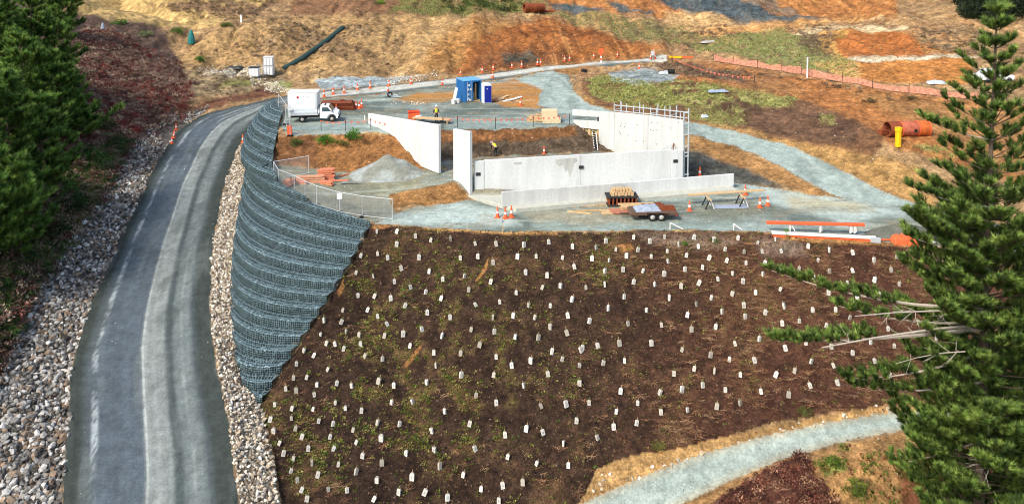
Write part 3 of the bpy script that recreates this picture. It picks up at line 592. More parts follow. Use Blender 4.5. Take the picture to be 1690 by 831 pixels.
# bulging gravel bags on the yard side of the wall top
def blob(seed, sx, sy, sz, sub=3, rough=.12):
    bm = bmesh.new(); bmesh.ops.create_icosphere(bm, subdivisions=sub, radius=1)
    V = np.array([tuple(v.co) for v in bm.verts]); F = np.array([[v.index for v in f.verts] for f in bm.faces]); bm.free()
    d = 1 + rough * (2 * fbm(V[:, 0] * 1.7 + seed * 3.1, V[:, 1] * 1.7 + V[:, 2] * 1.3 + seed, 3, seed)); V = V * d[:, None]
    e = 3.2; nn = (np.abs(V) ** e).sum(1) ** (1 / e); V = V / nn[:, None] * d[:, None] * .5
    return V * np.array([sx, sy, sz]) * 2 * .8, F
for i, (x, y) in enumerate(((446,222),(443,236),(440,250),(437,262),(433,276))):
    p = PZ(x, y, [2.6,2.25,1.95,1.6,1.35][i]); Vb, Fb = blob(40 + i, .75, .6, .5)
    o = mesh_from('gravel_bag', Vb, Fb, M['gabion'], tint=np.full((len(Vb), 3), .8), smooth=True); o.location = p; o.rotation_euler.z = R(20 + 13 * i)
    o.data.uv_layers.new(name="UVMap")
    tag(o, ['dark mesh gravel bag nearest the road on the wall top', 'second mesh gravel bag down the wall top from the ute', 'middle one of the five mesh gravel bags on the wall top', 'mesh gravel bag just above the lowest one on the wall top', 'lowest mesh gravel bag on the wall top beside the scrubby bank'][i], 'gravel bag', 'mesh gravel bags along the wall top')

# ------------------------------------------------------------------ concrete structure
A = PZ(776, 322, .2); TR = PZ(728, 279, 1.4); Bp = PD(1127, 247, 1350 * (CAMZ - 3.5) / (247 + 110)); bdir = (TR - A); bdir.z = 0; bdir.normalize()
def flat(P): return (P[0], P[1], 0)
fx = Vector((Bp.x - A.x, Bp.y - A.y, 0)).normalized(); fn = Vector((fx.y, -fx.x, 0))        # along, and out of the front wall towards the viewer
bn = Vector((bdir.y, -bdir.x, 0)); bn = bn if bn.x > 0 else -bn                              # to the right of the side walls
def rel(pts, o): return [Vector(p) - Vector(o) for p in pts]
A2 = A + bdir * 8
def wallpoly(P, Q, pxs): return [on_line(P, Q, x, y) for x, y in pxs]
# left wing panels
w = wallpoly(A, TR, [(611.5,186.7),(728,205.6),(728,280)]); bl = Vector((w[0].x, w[0].y, .6))
o = MB().prism(rel([w[0], w[1], w[2] - Vector((0, 0, .3)), bl], w[2]), -bn * .28).build('wing_wall', M['concrete'], bevel=.02, loc=w[2])
tag(o, 'long white concrete wing panel with sloping top, left of the gap in the wall', 'concrete panel')
w = wallpoly(A, TR, [(752,212),(779.5,216.5)]); a0 = Vector((w[1].x, w[1].y, -.1)); b0 = Vector((w[0].x, w[0].y, -.1))
o = MB().prism(rel([w[0], w[1], a0, b0], a0), -bn * .28).build('wing_wall', M['concrete'], bevel=.02, loc=a0)
tag(o, 'narrow tall white concrete panel standing at the left corner of the front wall', 'concrete panel')
# front wall
F0 = A + fx * .28 + fn * .02; F1 = Bp
fw = thing('concrete_wall', 'wide low white concrete front wall with three dark square sockets', 'concrete wall', (F0.x, F0.y, .1))
jx = [783,799,958,1108,1127.5]
for i in range(4):
    x0, x1 = jx[i], jx[i + 1]
    yt = lambda x: 265.5 + (x - 783) * (246.5 - 265.5) / (1127 - 783)
    tops = wallpoly(F0, F1, [(x0, yt(x0)), (x1 - .4, yt(x1))]); out_ = .05 if i in (0, 3) else 0
    pts = [tops[0], tops[1], Vector((tops[1].x, tops[1].y, .1)), Vector((tops[0].x, tops[0].y, .1))]
    if i in (0, 3): pts = [p + fn * .05 for p in pts]; pts[0].z += -.05; pts[1].z += -.05
    MB().prism(rel(pts, fw.location), -fn * (.3 if i in (0, 3) else .25)).build('pier' if i in (0, 3) else 'wall_panel', M['concrete'], fw, bevel=.015)
for x, y in ((789,287),(959,275.5),(1114.5,265.5)):
    p = on_line(F0, F1, x, y) + fn * .065; MB().box((0, 0, 0), (.42, .06, .28), Matrix((fx, fn, Vector((0, 0, 1)))).transposed()).build('socket', M['dark'], fw, loc=p - fw.location)
M['stain'] = plain('damp concrete', srgb(182, 182, 174), .8, .2, 1.5, .1, streak=True)
for pts in ([(918,263),(951,260.5),(953,266),(947,270),(945,281),(940,293),(937,280),(933,284),(930,272),(922,275),(917,268)], [(848,268),(862,267),(860,271),(850,272)]):
    MB().prism(rel([p + fn * .004 for p in wallpoly(F0, F1, pts)], fw.location), -fn * .01).build('damp_stain', M['stain'], fw)
# right wall
Q0 = Vector((Bp.x, Bp.y, 0)) + fx * .02 - fn * .3; Q1 = Q0 + bdir * 10
rw = thing('concrete_wall', 'tall grey white concrete side wall in front of the scaffold', 'concrete wall', (Q0.x, Q0.y, .2))
segs = [(1127.5,198.8,1070,191.2),(1069.6,191.2,1014,185.6),(1013.6,185.6,988.5,184.2)]
for i, (x0, y0, x1, y1) in enumerate(segs):
    w = wallpoly(Q0, Q1, [(x0, y0), (x1, y1)]); pts = [w[0], w[1], Vector((w[1].x, w[1].y, .3)), Vector((w[0].x, w[0].y, .1))]
    MB().prism(rel(pts, rw.location), bn * .3).build('wall_panel', M['concrete_raw'], rw, bevel=.015)
for (pp, nm) in (([(988.2,184.2),(944.5,180.5),(944.5,190.5),(988.2,193)], 'lintel'), ([(988.2,200),(944.5,198),(946,202),(958,210.5),(988.2,214)], 'wall_panel'), ([(986,192.5),(988.2,192.5),(988.2,200.5),(986,200.5)], 'joint_strip')):
    MB().prism(rel(wallpoly(Q0, Q1, pp), rw.location), bn * .3).build(nm, M['concrete_raw'] if nm != 'joint_strip' else M['dark'], rw)
w = wallpoly(Q0, Q1, [(988.2,214),(956,211),(956,262),(988.2,262)]); MB().prism(rel([p + bn * .25 for p in w], rw.location), bn * .1).build('infill_panel', M['ply'], rw)
for (x0, x1) in ((957,962),(969,973),(984,987)):
    w = wallpoly(Q0, Q1, [(x0,212),(x1,212),(x1,255),(x0,255)]); MB().prism(rel([p + bn * .12 for p in w], rw.location), bn * .1).build('formwork_stud', M['wood'], rw)
for i in range(26):
    x = random.uniform(1018, 1122); y = random.uniform(200, 240); p = on_line(Q0, Q1, x, y) - bn * .012
    if i < 18: MB().tube(p - rel([rw.location], (0,0,0))[0], p - rel([rw.location], (0,0,0))[0] + bn * .03, .05, 8).build('tie_hole', M['dark'], rw)
# slab and low front walls
sl = [PZ(772,322,.4), PZ(851,344,.4), PZ(1217,312.5,.4)]; sl.append(Vector((sl[2].x - .3, F1.y + .2, .4))); sl.append(Vector((F0.x, F0.y + .6, .4)))
o = MB().prism(rel(sl, sl[1]), (0, 0, -.55)).build('footing_slab', M['slab'], bevel=.03, loc=sl[1]); tag(o, 'flat pale concrete footing slab under the front walls', 'slab')
L0, L1 = PZ(828.5, 341, .4), PZ(1212, 309, .4)
for k, (xa, ya, xb, yb, off, mt_, lb) in enumerate(((828.5,317,1028,302,0,'concrete_raw','low grey concrete wall at the left front with stained face'), (1021,302.3,1211.5,287,.45,'concrete','low clean white concrete wall at the right front beyond the trailer'))):
    fo = Vector(((L1 - L0).y, -(L1 - L0).x, 0)).normalized()
    P0, P1 = L0 - fo * off, L1 - fo * off
    w = wallpoly(P0, P1, [(xa, ya), (xb, yb)]); pts = [w[0], w[1], Vector((w[1].x, w[1].y, .38)), Vector((w[0].x, w[0].y, .38))]
    o = MB().prism(rel(pts, pts[3]), -fo * .22).build('low_wall', M[mt_], bevel=.015, loc=pts[3]); tag(o, lb, 'concrete wall')
# scaffold behind the tall wall
S0 = Q0 + bn * .75; S1 = S0 + bdir * 10; S2 = S0 + bn * .9; S3 = S2 + bdir * 10
sc = thing('scaffold', 'silver tube scaffold standing behind the tall concrete wall', 'scaffold', (S0.x, S0.y, .1))
def sc_bar(p, q, r=.05, nm='tube'):
    r *= 1.35; MB().tube(p - sc.location, q - sc.location, r, 6).build(nm, M['galv'], sc)
tops = {1013.8:170,1025.5:168,1034:171,1045.5:174,1056:172,1062:173,1074:177,1084:178,1097.5:175,1106:175,1116:184,1123:186}
for x, y in tops.items():
    t_ = on_line(S0, S1, x, y); sc_bar(Vector((t_.x, t_.y, .6)), t_, .04, 'standard')
for (xa, ya, xb, yb) in ((1013.8,173.5,1136,185.5),(1013.8,182.5,1136,195)):
    sc_bar(on_line(S0, S1, xa, ya), on_line(S0, S1, xb, yb), .04, 'ledger')
for x in (1014,1045,1075,1106):
    a_ = on_line(S0, S1, x, 181 + (x - 1014) * .1); sc_bar(a_, a_ + bn * .9, .035, 'transom'); sc_bar(Vector((a_.x, a_.y, .8)) + bn * .9, a_ + bn * .9 + Vector((0, 0, .8)), .04, 'standard')
t_ = on_line(S0, S1, 1128.8, 184); e_ = on_line(S0, S1, 1136.8, 183)
rd = fx
pA = on_line(Q0 - fx * 2, Q0 + fx * 5, 1129, 184) ; pB = on_line(Q0 - fx * 2, Q0 + fx * 5, 1136.8, 179)
for p in (pA, pB): sc_bar(Vector((p.x, p.y, .1)), p, .045, 'standard')
for y in (186.5,204,222.5,242,252,258,288):
    p, q = on_line(Q0 - fx * 2, Q0 + fx * 5, 1129, y), on_line(Q0 - fx * 2, Q0 + fx * 5, 1136.8, y - .5); sc_bar(p, q, .045, 'rung')
# ladder in the back corner
p0, p1 = on_line(Q0 - bn * 1.1, Q1 - bn * 1.1, 984, 249), on_line(Q0 - bn * .2, Q1 - bn * .2, 980.5, 217)
ld = thing('ladder', 'white ladder leaning in the back corner against the formwork', 'ladder', p0); dl_ = p1 - p0
for s_ in (-.25, .25): MB().bar(bdir * s_, dl_ + bdir * s_, .08, .06).build('rail', M['whitep'], ld)
for k in range(8): MB().bar(dl_ * ((k + .6) / 8) - bdir * .25, dl_ * ((k + .6) / 8) + bdir * .25, .1, .12).build('rung', M['black'], ld)
# steel props leaning at the right corner
p0 = on_line(Q0 - bn * 1, Q1 - bn * 1, 1090, 247.5); p1 = on_line(Q0 - bn * .06, Q1 - bn * .06, 1112, 236.5); pr = thing('wall_prop', 'steel push prop leaning on the tall wall above the right pier', 'prop', p0)
MB().tube((0, 0, 0), p1 - p0, .05, 8).build('tube', M['galv'], pr); q0 = on_line(Q0 - bn * .9, Q1 - bn * .9, 1111, 246.5); MB().tube(q0 - p0, p1 - p0, .05, 8).build('brace', M['rust'], pr)
# ------------------------------------------------------------------ traffic cones
cone0 = thing('traffic_cone', 'orange traffic cone standing alone beside the right hand rock strip of the haul road', 'traffic cone', at(401, 236), 0, 'orange traffic cones around the site')
MB().box((0, 0, .03), (.42, .42, .06), taper=.92).build('base', M['orange'], cone0, bevel=.01)
MB().lathe([(.16, .06), (.045, .9), (.03, .92)], 14).build('body', M['orange'], cone0, smooth=True)
MB().lathe([(.122, .36), (.082, .62)], 14).build('reflective_band', M['white'], cone0, smooth=True)
cones = [(284,237,'nearest cone of the cluster on the left edge of the haul road bend'),(288,223,'second cone of the cluster on the left edge of the haul road bend'),(291,215,'third cone of the cluster on the left edge of the haul road bend'),(287,228,'cone half hidden in the cluster on the left road edge'),
 (555,184,'cone on the rust brown steel stack in front of the ute bonnet'),(588,179,'left cone of the trio at the right end of the brown steel stack'),(593,180,'nearest cone of the trio at the right end of the brown steel stack'),(597,177,'right cone of the trio at the right end of the brown steel stack'),
 (821,359,'left cone of the three by the slab corner of the low grey wall'),(834,361,'middle cone of the three by the slab corner of the low grey wall'),(844,359,'right cone of the three by the slab corner of the low grey wall'),
 (1138,348,'cone at the left end of the long sawhorse plank'),(1230,322,'cone behind the sawhorse plank at the end of the clean low wall'),(1254,343,'tallest looking cone in front of the right sawhorse'),(1267,339,'cone at the right end of the sawhorse plank'),
 (1155,291,'cone in the dark hollow behind the clean low wall'),(859,174,'cone on the orange mound right of the blue container'),(898,254,'small cone on the excavation floor behind the front wall'),
 (535,160,'first roadside cone above the white cabin roof, lying nearest the cabin'),(550,156,'second roadside cone right of the white cabin'),(568,154,'tall looking roadside cone before the pale gravel lay by'),(590,149,'fourth roadside cone along the pale gravel lay by'),(611,146,'fifth roadside cone along the pale gravel lay by'),
 (640,151,'cone beside the grey machine parts on the road edge'),(642,142,'cone at the right end of the pale gravel lay by'),(678,139,'cone on the far road verge past the lay by'),(730,140,'cone on the near road edge left of the blue container'),(760,124,'cone on the far road verge above the blue container'),
 (796,120,'cone on the far verge just right of the blue container'),(813,129,'tall cone on the near road edge past the container'),(814,116,'cone on the far verge opposite the tall one'),(845,113,'cone at the foot of the dark patch on the orange hill'),(861,111,'cone just right of the dark patch on the orange hill'),
 (887,108,'left cone of the pair on the verge before the orange sign'),(892,107,'right cone of the pair on the verge before the orange sign'),(932,102,'left cone of the next pair before the orange sign'),(940,101,'right cone of the next pair before the orange sign'),
 (980,97,'cone just left of the orange road sign'),(1019,96,'cone just right of the orange road sign'),(1055,114,'cone on the gravel heap by the track junction'),(1074,98,'left cone at the far end of the road by the grey sign'),(1081,98,'right cone at the far end of the road by the grey sign')]
for x, y, lb in cones:
    p = at(x, y); dup(cone0, p, random.uniform(0, 6), lb[0].lower() + lb[1:], scale=random.uniform(.92, 1.08) * (.8 if y > 210 and y < 260 else 1))
# ------------------------------------------------------------------ ute
tp = at(498.5, 203); tq = at(547.5, 202); rz = math.atan2(tq.y - tp.y, tq.x - tp.x)
ut = thing('ute', 'white single cab ute with flat metal tray parked beside the white cabin', 'ute', tp, 0); ut.rotation_euler.z = rz
WB = (tq - tp).length; Wd = 1.75
M['ute'] = plain('ute paint', srgb(236, 238, 238), .3, .04, 2, 0)
x1 = WB + .75
cabp = [(WB - 1.25, .42), (WB - 1.25, 1.62), (WB - 1.05, 1.74), (WB - .35, 1.72), (WB + .12, 1.16), (x1 - .05, 1.0), (x1, .62), (x1 - .04, .38), (WB + .46, .36), (WB + .42, .62), (WB + .22, .8), (WB - .2, .8), (WB - .4, .62), (WB - .46, .36)]
MB().prism([(x, .02, z) for x, z in cabp], (0, Wd - .04, 0)).build('body', M['ute'], ut, bevel=.05, smooth=True)
MB().prism([(WB - 1.0, .0, 1.16), (WB - 1.0, .0, 1.6), (WB - .42, .0, 1.6), (WB - .05, .0, 1.16)], (0, .03, 0)).build('side_window', M['glass'], ut)
MB().prism([(WB - .31, .12, 1.7), (WB + .1, .08, 1.2), (WB + .1, Wd - .08, 1.2), (WB - .31, Wd - .12, 1.7)], (.03, 0, .025)).build('windscreen', M['glass'], ut)
MB().prism([(WB - 1.1, .005, .5), (WB - 1.1, .005, 1.14), (WB - .02, .005, 1.14), (WB - .3, .005, .84), (WB - .5, .005, .5)], (0, .02, 0)).build('door', M['ute'], ut, bevel=.008)
MB().box((WB + .06, -.08, 1.22), (.1, .16, .16)).build('wing_mirror', M['black'], ut, bevel=.02)
MB().box((x1 - .02, Wd / 2, .5), (.16, Wd + .04, .26)).build('bumper', M['black'], ut, bevel=.05)
for y in (.2, Wd - .2): MB().box((x1 - .02, y, .84), (.1, .3, .16)).build('headlight', M['glass'], ut, bevel=.02)
MB().box((WB - .75, Wd / 2, 1.78), (.12, 1.1, .06)).build('light_bar', M['black'], ut)
MB().box((.22, Wd / 2, .84), (2.95, Wd + .1, .1)).box((-1.24, Wd / 2, .6), (.06, Wd, .1)).build('tray', M['galv'], ut, bevel=.01)
MB().box((.2, -.03, .99), (2.85, .04, .2)).box((.2, Wd + .03, .99), (2.85, .04, .2)).box((-1.24, Wd / 2, .99), (.04, Wd, .2)).build('tray_side', M['galv'], ut)
MB().box((1.66, .05, 1.25), (.06, .06, .72)).box((1.66, Wd - .05, 1.25), (.06, .06, .72)).box((1.66, Wd / 2, 1.6), (.06, Wd, .06)).box((1.66, Wd / 2, 1.3), (.03, Wd, .04)).build('headboard', M['black'], ut)
MB().box((.3, Wd / 2, .6), (WB - .1, 1.0, .22)).build('chassis', M['black'], ut)
for x in (0, WB):
    for y, s_ in ((.1, -1), (Wd - .1, 1)):
        wl = MB().ring((x, y - .11, .36), (x, y + .11, .36), .36, .2, 22).build('wheel', M['black'], ut, smooth=True)
        MB().lathe([(.21, -.1), (.2, .0), (.12, .03), (.05, .1)], 18).build('rim', M['tyre_rim'], wl, smooth=True); rm = wl.children[0]; rm.location = (x, y + s_ * .02, .36); rm.rotation_euler = (R(90) if s_ < 0 else R(-90), 0, 0)
# ------------------------------------------------------------------ white cabin with legs
cb_p = at(469, 199) + Vector((0, 1.5, 0)); sc_ = FPX / cb_p.y
cb = thing('site_cabin', 'white box shaped site cabin on legs with a small red mark, behind the ute', 'cabin', cb_p, rz * .6)
Wc, Hc = 49 / sc_, 1.95
MB().box((Wc / 2, .9, .75 + Hc / 2), (Wc, 1.8, Hc)).build('wall', M['white'], cb, bevel=.03)
MB().box((Wc / 2, .9, .78 + Hc), (Wc + .08, 1.88, .08)).build('roof', M['whitep'], cb, bevel=.02)
for x in (.12, Wc - .12):
    for y in (.1, 1.7): MB().box((x, y, .37), (.14, .14, .76)).build('leg', M['white'], cb)
MB().box((Wc - .12, -.015, .75 + Hc / 2), (.2, .04, Hc - .1)).build('corner_post', M['galv'], cb)
e_ = MB().lathe([(.13, 0), (.13, .02)], 7).build('emblem', M['red'], cb); e_.location = (1.1, -.004, 2.2); e_.rotation_euler = (R(90), 0, 0)
MB().box((Wc / 2 + .1, .9, .62), (Wc - .5, 1.6, .26)).build('gap_shadow', M['black'], cb)  # black box standing in for the shadow gap between cabin and tray
mk = MB()
for k, (xx, ll) in enumerate(((1.3, .16), (1.5, .12), (1.66, .2), (1.9, .14), (2.08, .22))): mk.box((xx + ll / 2, -.006, 2.24), (ll - .04, .012, .07))
mk.box((1.95, -.006, 2.12), (.6, .012, .03)); mk.build('lettering', plain('pale grey print', srgb(178, 176, 182), .6, .05), cb)
# ------------------------------------------------------------------ brown steel stack
p0 = at(524, 185) + Vector((0, .6, 0)); p1 = at(584, 184) + Vector((0, .6, 0)); Ls = (p1 - p0).length
st = thing('sheet_pile_stack', 'long stack of rust brown steel sheets lying behind the ute', 'steel stack', p0, math.atan2(p1.y - p0.y, p1.x - p0.x))
for k in range(6): MB().box((Ls / 2 + random.uniform(-.1, .1), 1.0 + random.uniform(-.1, .1), .1 + k * .14), (Ls - k * .12, 2.0 - k * .05, .1)).build('sheet', M['rust'], st, bevel=.01)
MB().box((Ls * .62, 1.2, .95), (.5, .3, .15)).build('offcut', M['rust'], st)
# ------------------------------------------------------------------ blue container
c0 = at(766, 170); ca = R(26)
bc = thing('container', 'small blue shipping container with one door open on the gravel yard', 'container', c0, ca)
Lc, Wc2, H2 = 2.5, 2.25, 2.6
MB().box((.05, Lc / 2, H2 / 2), (.06, Lc, H2 - .1)).build('side_wall', M['blue'], bc)
cr = MB()
for k in range(9): cr.box((.0, .2 + k * .26, H2 / 2), (.05, .12, H2 - .3), taper=.96)
cr.build('corrugation', M['blue'], bc)
MB().box((Wc2 - .05, Lc / 2, H2 / 2), (.06, Lc, H2 - .1)).build('side_wall', M['blue'], bc); MB().box((Wc2 / 2, Lc - .05, H2 / 2), (Wc2 - .2, .06, H2 - .1)).build('back_wall', M['blue'], bc)
MB().box((Wc2 / 2, Lc / 2, H2 - .03), (Wc2 + .04, Lc + .04, .08)).build('roof', plain('pale blue roof', srgb(104, 164, 200), .6, .2, 3), bc)
MB().box((Wc2 / 2, Lc / 2, .08), (Wc2 - .14, Lc - .1, .12)).build('floor', M['wood'], bc)
for x in (.08, Wc2 - .08): MB().box((x, .02, H2 / 2), (.16, .14, H2 - .02)).build('corner_post', M['blue'], bc)
MB().box((Wc2 / 2, .02, H2 - .1), (Wc2 - .3, .14, .16)).build('header', M['blue'], bc)
dr_ = MB().box((.64, -.02, H2 / 2), (1.02, .07, H2 - .24)).build('door', M['blue'], bc, bevel=.01)
for x in (.4, .88): MB().tube((x, -.09, .15), (x, -.09, H2 - .15), .025, 8).build('lock_rod', M['galv'], dr_)
mk = MB()
for xx, zz in ((.62, 2.05), (.5, 1.55), (.85, 1.55), (.5, .45), (.7, .3), (.52, .95)): mk.box((xx, -.062, zz), (.24, .015, .22))
mk.build('marking', M['whitep'], dr_)
MB().box((1.5, .9, .6), (.5, .5, .9)).build('stored_box', M['wood'], bc); MB().box((1.75, 1.2, 1.3), (.3, .8, .5)).build('stored_crate', M['rust'], bc); MB().box((1.62, .35, 1.2), (.08, .3, 1.9)).build('inner_board', M['wood'], bc)
# portable toilet
p = at(797, 171); pl_ = thing('portable_toilet', 'portable toilet with white body and dark blue door beside the container', 'toilet', p, R(12))
MB().box((.52, .5, 1.12), (1.05, 1.05, 2.2)).build('cabin', M['white'], pl_, bevel=.03); MB().prism([(-.03, -.06, 2.2), (.25, -.06, 2.36), (.8, -.06, 2.36), (1.08, -.06, 2.2)], (0, 1.14, 0)).build('roof', M['white'], pl_, bevel=.03, smooth=True)
d_ = MB().box((.6, -.04, 1.1), (.84, .05, 2.0)).build('door', M['navy'], pl_, bevel=.02); MB().box((.5, -.07, 1.75), (.1, .02, .14)).build('sign', M['whitep'], d_); MB().box((.9, -.08, 1.1), (.05, .05, .16)).build('handle', M['black'], d_)
def one(name, label, cat, mb, mat, loc, rz=0, group=None, bevel=0, tilt=None):
    o = mb.build(name, mat, bevel=bevel); o.location = loc; o.rotation_euler = (tilt[0], tilt[1], rz) if tilt else (0, 0, rz); return tag(o, label, cat, group)
one('leaning_board', 'white board leaning on the left side of the blue container', 'board', MB().box((0, 0, .95), (.35, .06, 1.9)), M['whitep'], at(748, 171), 0, tilt=(R(-8), R(12)))
for k, (x, y) in enumerate(((748.5,172),(755.5,171))): one('drum', ['larger white tub under the leaning board by the container', 'smaller white tub at the front left corner of the container'][k], 'tub', MB().lathe([(.2, 0), (.24, .04), (.27, .5), (.29, .52), (.2, .54)], 14), M['whitep'], at(x, y), 0, 'white tubs by the container')
for k, (x, y, L_, a_, lb, mt_) in enumerate(((824,166,1.4,.5,'pale timber board leaning in the rubbish beside the toilet','wood'),(831,162,1.6,.7,'longer pale board on top of the rubbish beside the toilet','wood'),(816,168,.9,-.3,'brown offcut lying at the foot of the toilet','rust'),(848,165,2.2,.45,'white board lying on the orange mound by the cone','whitep'),(838,167,1.2,.2,'short white offcut lying left of the mound cone','whitep'))):
    one('board', lb, 'board', MB().box((0, 0, .1), (L_, .28, .09)), M[mt_], at(x, y), a_, tilt=(R(8), R(-10)))
# grey machine parts on the road edge
mp0 = at(645, 161); mc = thing('broken_trailer', 'broken grey trailer frame with one wheel at the edge of the road', 'trailer frame', mp0, .2)
MB().bar((-1.2, .3, .7), (.9, 0, .2), .12).bar((-.8, 0, .9), (.3, .6, .25), .1).bar((0, -.2, .2), (1.3, -.4, .1), .1).build('frame', M['galv'], mc); MB().ring((-.1, 0, .35), (-.1, .2, .35), .34, .18, 16).build('wheel', M['black'], mc); MB().box((-.8, .2, .85), (.7, .4, .12)).build('box', M['whitep'], mc)
# ------------------------------------------------------------------ workers
def skinned(name, mat, nodes, edges, parent, sub=2):
    me = bpy.data.meshes.new(name); me.from_pydata([n[0] for n in nodes], edges, []); o = bpy.data.objects.new(name, me); COL.objects.link(o); o.parent = parent
    me.materials.append(mat); o.modifiers.new('skin', 'SKIN'); me.skin_vertices or None
    for i, n in enumerate(nodes):
        r_ = n[1] if isinstance(n[1], tuple) else (n[1], n[1]); me.skin_vertices[0].data[i].radius = r_
    me.skin_vertices[0].data[0].use_root = True
    sb_ = o.modifiers.new('sub', 'SUBSURF'); sb_.levels = sb_.render_levels = sub
    me.polygons.foreach_set("use_smooth", [True] * len(me.polygons)); return o
def person(label, loc, rz, hip, chest, neck, head, armL, armR, legL, legR):
    """joints in metres; arms = shoulder, elbow, wrist; legs = hip, knee, ankle, toe"""
    t = thing('person', label, 'person', loc, rz)
    N_ = [(hip, (.15, .11)), (tuple((Vector(hip) + Vector(chest)) / 2), (.14, .1)), (chest, (.17, .11)), (neck, .055), (tuple(Vector(neck).lerp(Vector(head), .6)), .085), (head, .095)]; E = [(0, 1), (1, 2), (2, 3), (3, 4), (4, 5)]
    for arm in (armL, armR):
        k = len(N_); N_ += [(arm[0], .065), (arm[1], .048), (arm[2], .034)]; E += [(2, k), (k, k + 1), (k + 1, k + 2)]
        d = (Vector(arm[2]) - Vector(arm[1])).normalized(); sidev = d.cross(Vector((0, .9, .2))).normalized()
        pm = Vector(arm[2]) + d * .06; k2 = len(N_); N_.append((tuple(pm), (.038, .02))); E.append((k + 2, k2))
        for f, (off, ln) in enumerate(((-.03, .065), (-.01, .08), (.011, .075), (.03, .06))):
            q = pm + sidev * off + d * .03; N_ += [(tuple(q), .01), (tuple(q + d * ln * .6 + Vector((0, .01, -.01))), .009), (tuple(q + d * ln + Vector((0, .025, -.02))), .007)]; j = len(N_) - 3; E += [(k2, j), (j, j + 1), (j + 1, j + 2)]
        q = Vector(arm[2]) + d * .03 + sidev * -.045; N_ += [(tuple(q), .012), (tuple(q + d * .05 - sidev * .012), .009)]; j = len(N_) - 2; E += [(k + 2, j), (j, j + 1)]
    for leg in (legL, legR):
        k = len(N_); N_ += [(leg[0], .085), (leg[1], .06), (leg[2], .042), (leg[3], .035)]; E += [(0, k), (k, k + 1), (k + 1, k + 2), (k + 2, k + 3)]
    skinned('body', M['skin'], N_, E, t)
    h = Vector(head); up = (h - Vector(neck)).normalized(); f = Vector((0, 1, 0)) - up * up.y; f.normalize(); sx_ = up.cross(f)
    MB().add(*(lambda V, F: ([h + f * .085 + sx_ * v[0] + f * v[1] + up * v[2] for v in V], F))([(-.015, 0, -.03), (.015, 0, -.03), (0, .025, -.025), (0, 0, .02)], [(0, 1, 2), (0, 2, 3), (1, 3, 2), (0, 3, 1)])).build('nose', M['skin'], t)
    for s_ in (-1, 1): MB().box(h + f * .088 + sx_ * .035 * s_ + up * .012, (.022, .012, .014)).build('eye', M['dark'], t); MB().box(h + sx_ * .1 * s_, (.02, .04, .06)).build('ear', M['skin'], t, bevel=.01)
    MB().box(h + f * .088 - up * .06, (.05, .01, .012)).build('mouth', M['red'], t)
    trs = [(tuple(Vector(hip) + Vector((0, 0, .02))), (.165, .125))]; te_ = []
    for leg in (legL, legR):
        k = len(trs); trs += [(leg[0], .1), (leg[1], .078), (tuple(Vector(leg[2]) + Vector((0, 0, .03))), .065)]; te_ += [(0, k), (k, k + 1), (k + 1, k + 2)]
    skinned('trousers', M['cloth'], trs, te_, t)
    for leg in (legL, legR): skinned('boot', M['black'], [(tuple(Vector(leg[2]) + Vector((0, 0, .06))), .058), (leg[2], .058), (leg[3], .05)], [(0, 1), (1, 2)], t, 1)
    vs = [(tuple(Vector(hip).lerp(Vector(chest), .12)), (.17, .13)), (tuple(Vector(hip).lerp(Vector(chest), .55)), (.17, .13)), (chest, (.19, .13)), (tuple(Vector(chest).lerp(Vector(neck), .6)), .1)]
    skinned('hi_vis_vest', M['hivis'], vs, [(0, 1), (1, 2), (2, 3)], t)
    for arm in (armL, armR): skinned('sleeve', M['cloth'], [(arm[0], .085), (arm[1], .066), (tuple(Vector(arm[1]).lerp(Vector(arm[2]), .85)), .052)], [(0, 1), (1, 2)], t)
    hm_ = MB().lathe([(.15, -.0), (.125, .005), (.122, .05), (.1, .1), (.05, .13), (.01, .135)], 16).build('helmet', M['white'], t, smooth=True); hm_.location = h + up * .03; hm_.rotation_euler = up.to_track_quat('Z', 'Y').to_euler()
    return t
person('worker in hi vis vest and white helmet standing at the work table on the yard', at(720, 201), R(200), (0, 0, .92), (0, .02, 1.36), (0, .03, 1.52), (0, .05, 1.68), ((-.2, 0, 1.4), (-.29, .02, 1.12), (-.24, .2, .95)), ((.2, 0, 1.4), (.29, .02, 1.12), (.24, .22, .97)), ((-.1, 0, .88), (-.11, .03, .48), (-.11, 0, .08), (-.12, .16, .04)), ((.1, 0, .88), (.11, .03, .48), (.11, -.02, .08), (.12, .14, .04)))
person('worker in hi vis vest and white helmet bending over inside the excavation', at(817, 258), R(40), (0, -.2, .9), (0, .2, 1.17), (0, .34, 1.25), (0, .48, 1.27), ((-.2, .2, 1.15), (-.24, .34, .86), (-.14, .42, .6)), ((.2, .2, 1.15), (.24, .34, .86), (.16, .42, .6)), ((-.1, -.2, .86), (-.12, -.02, .48), (-.12, -.14, .08), (-.13, .03, .04)), ((.1, -.2, .86), (.12, -.04, .48), (.12, -.16, .08), (.13, .0, .04)))
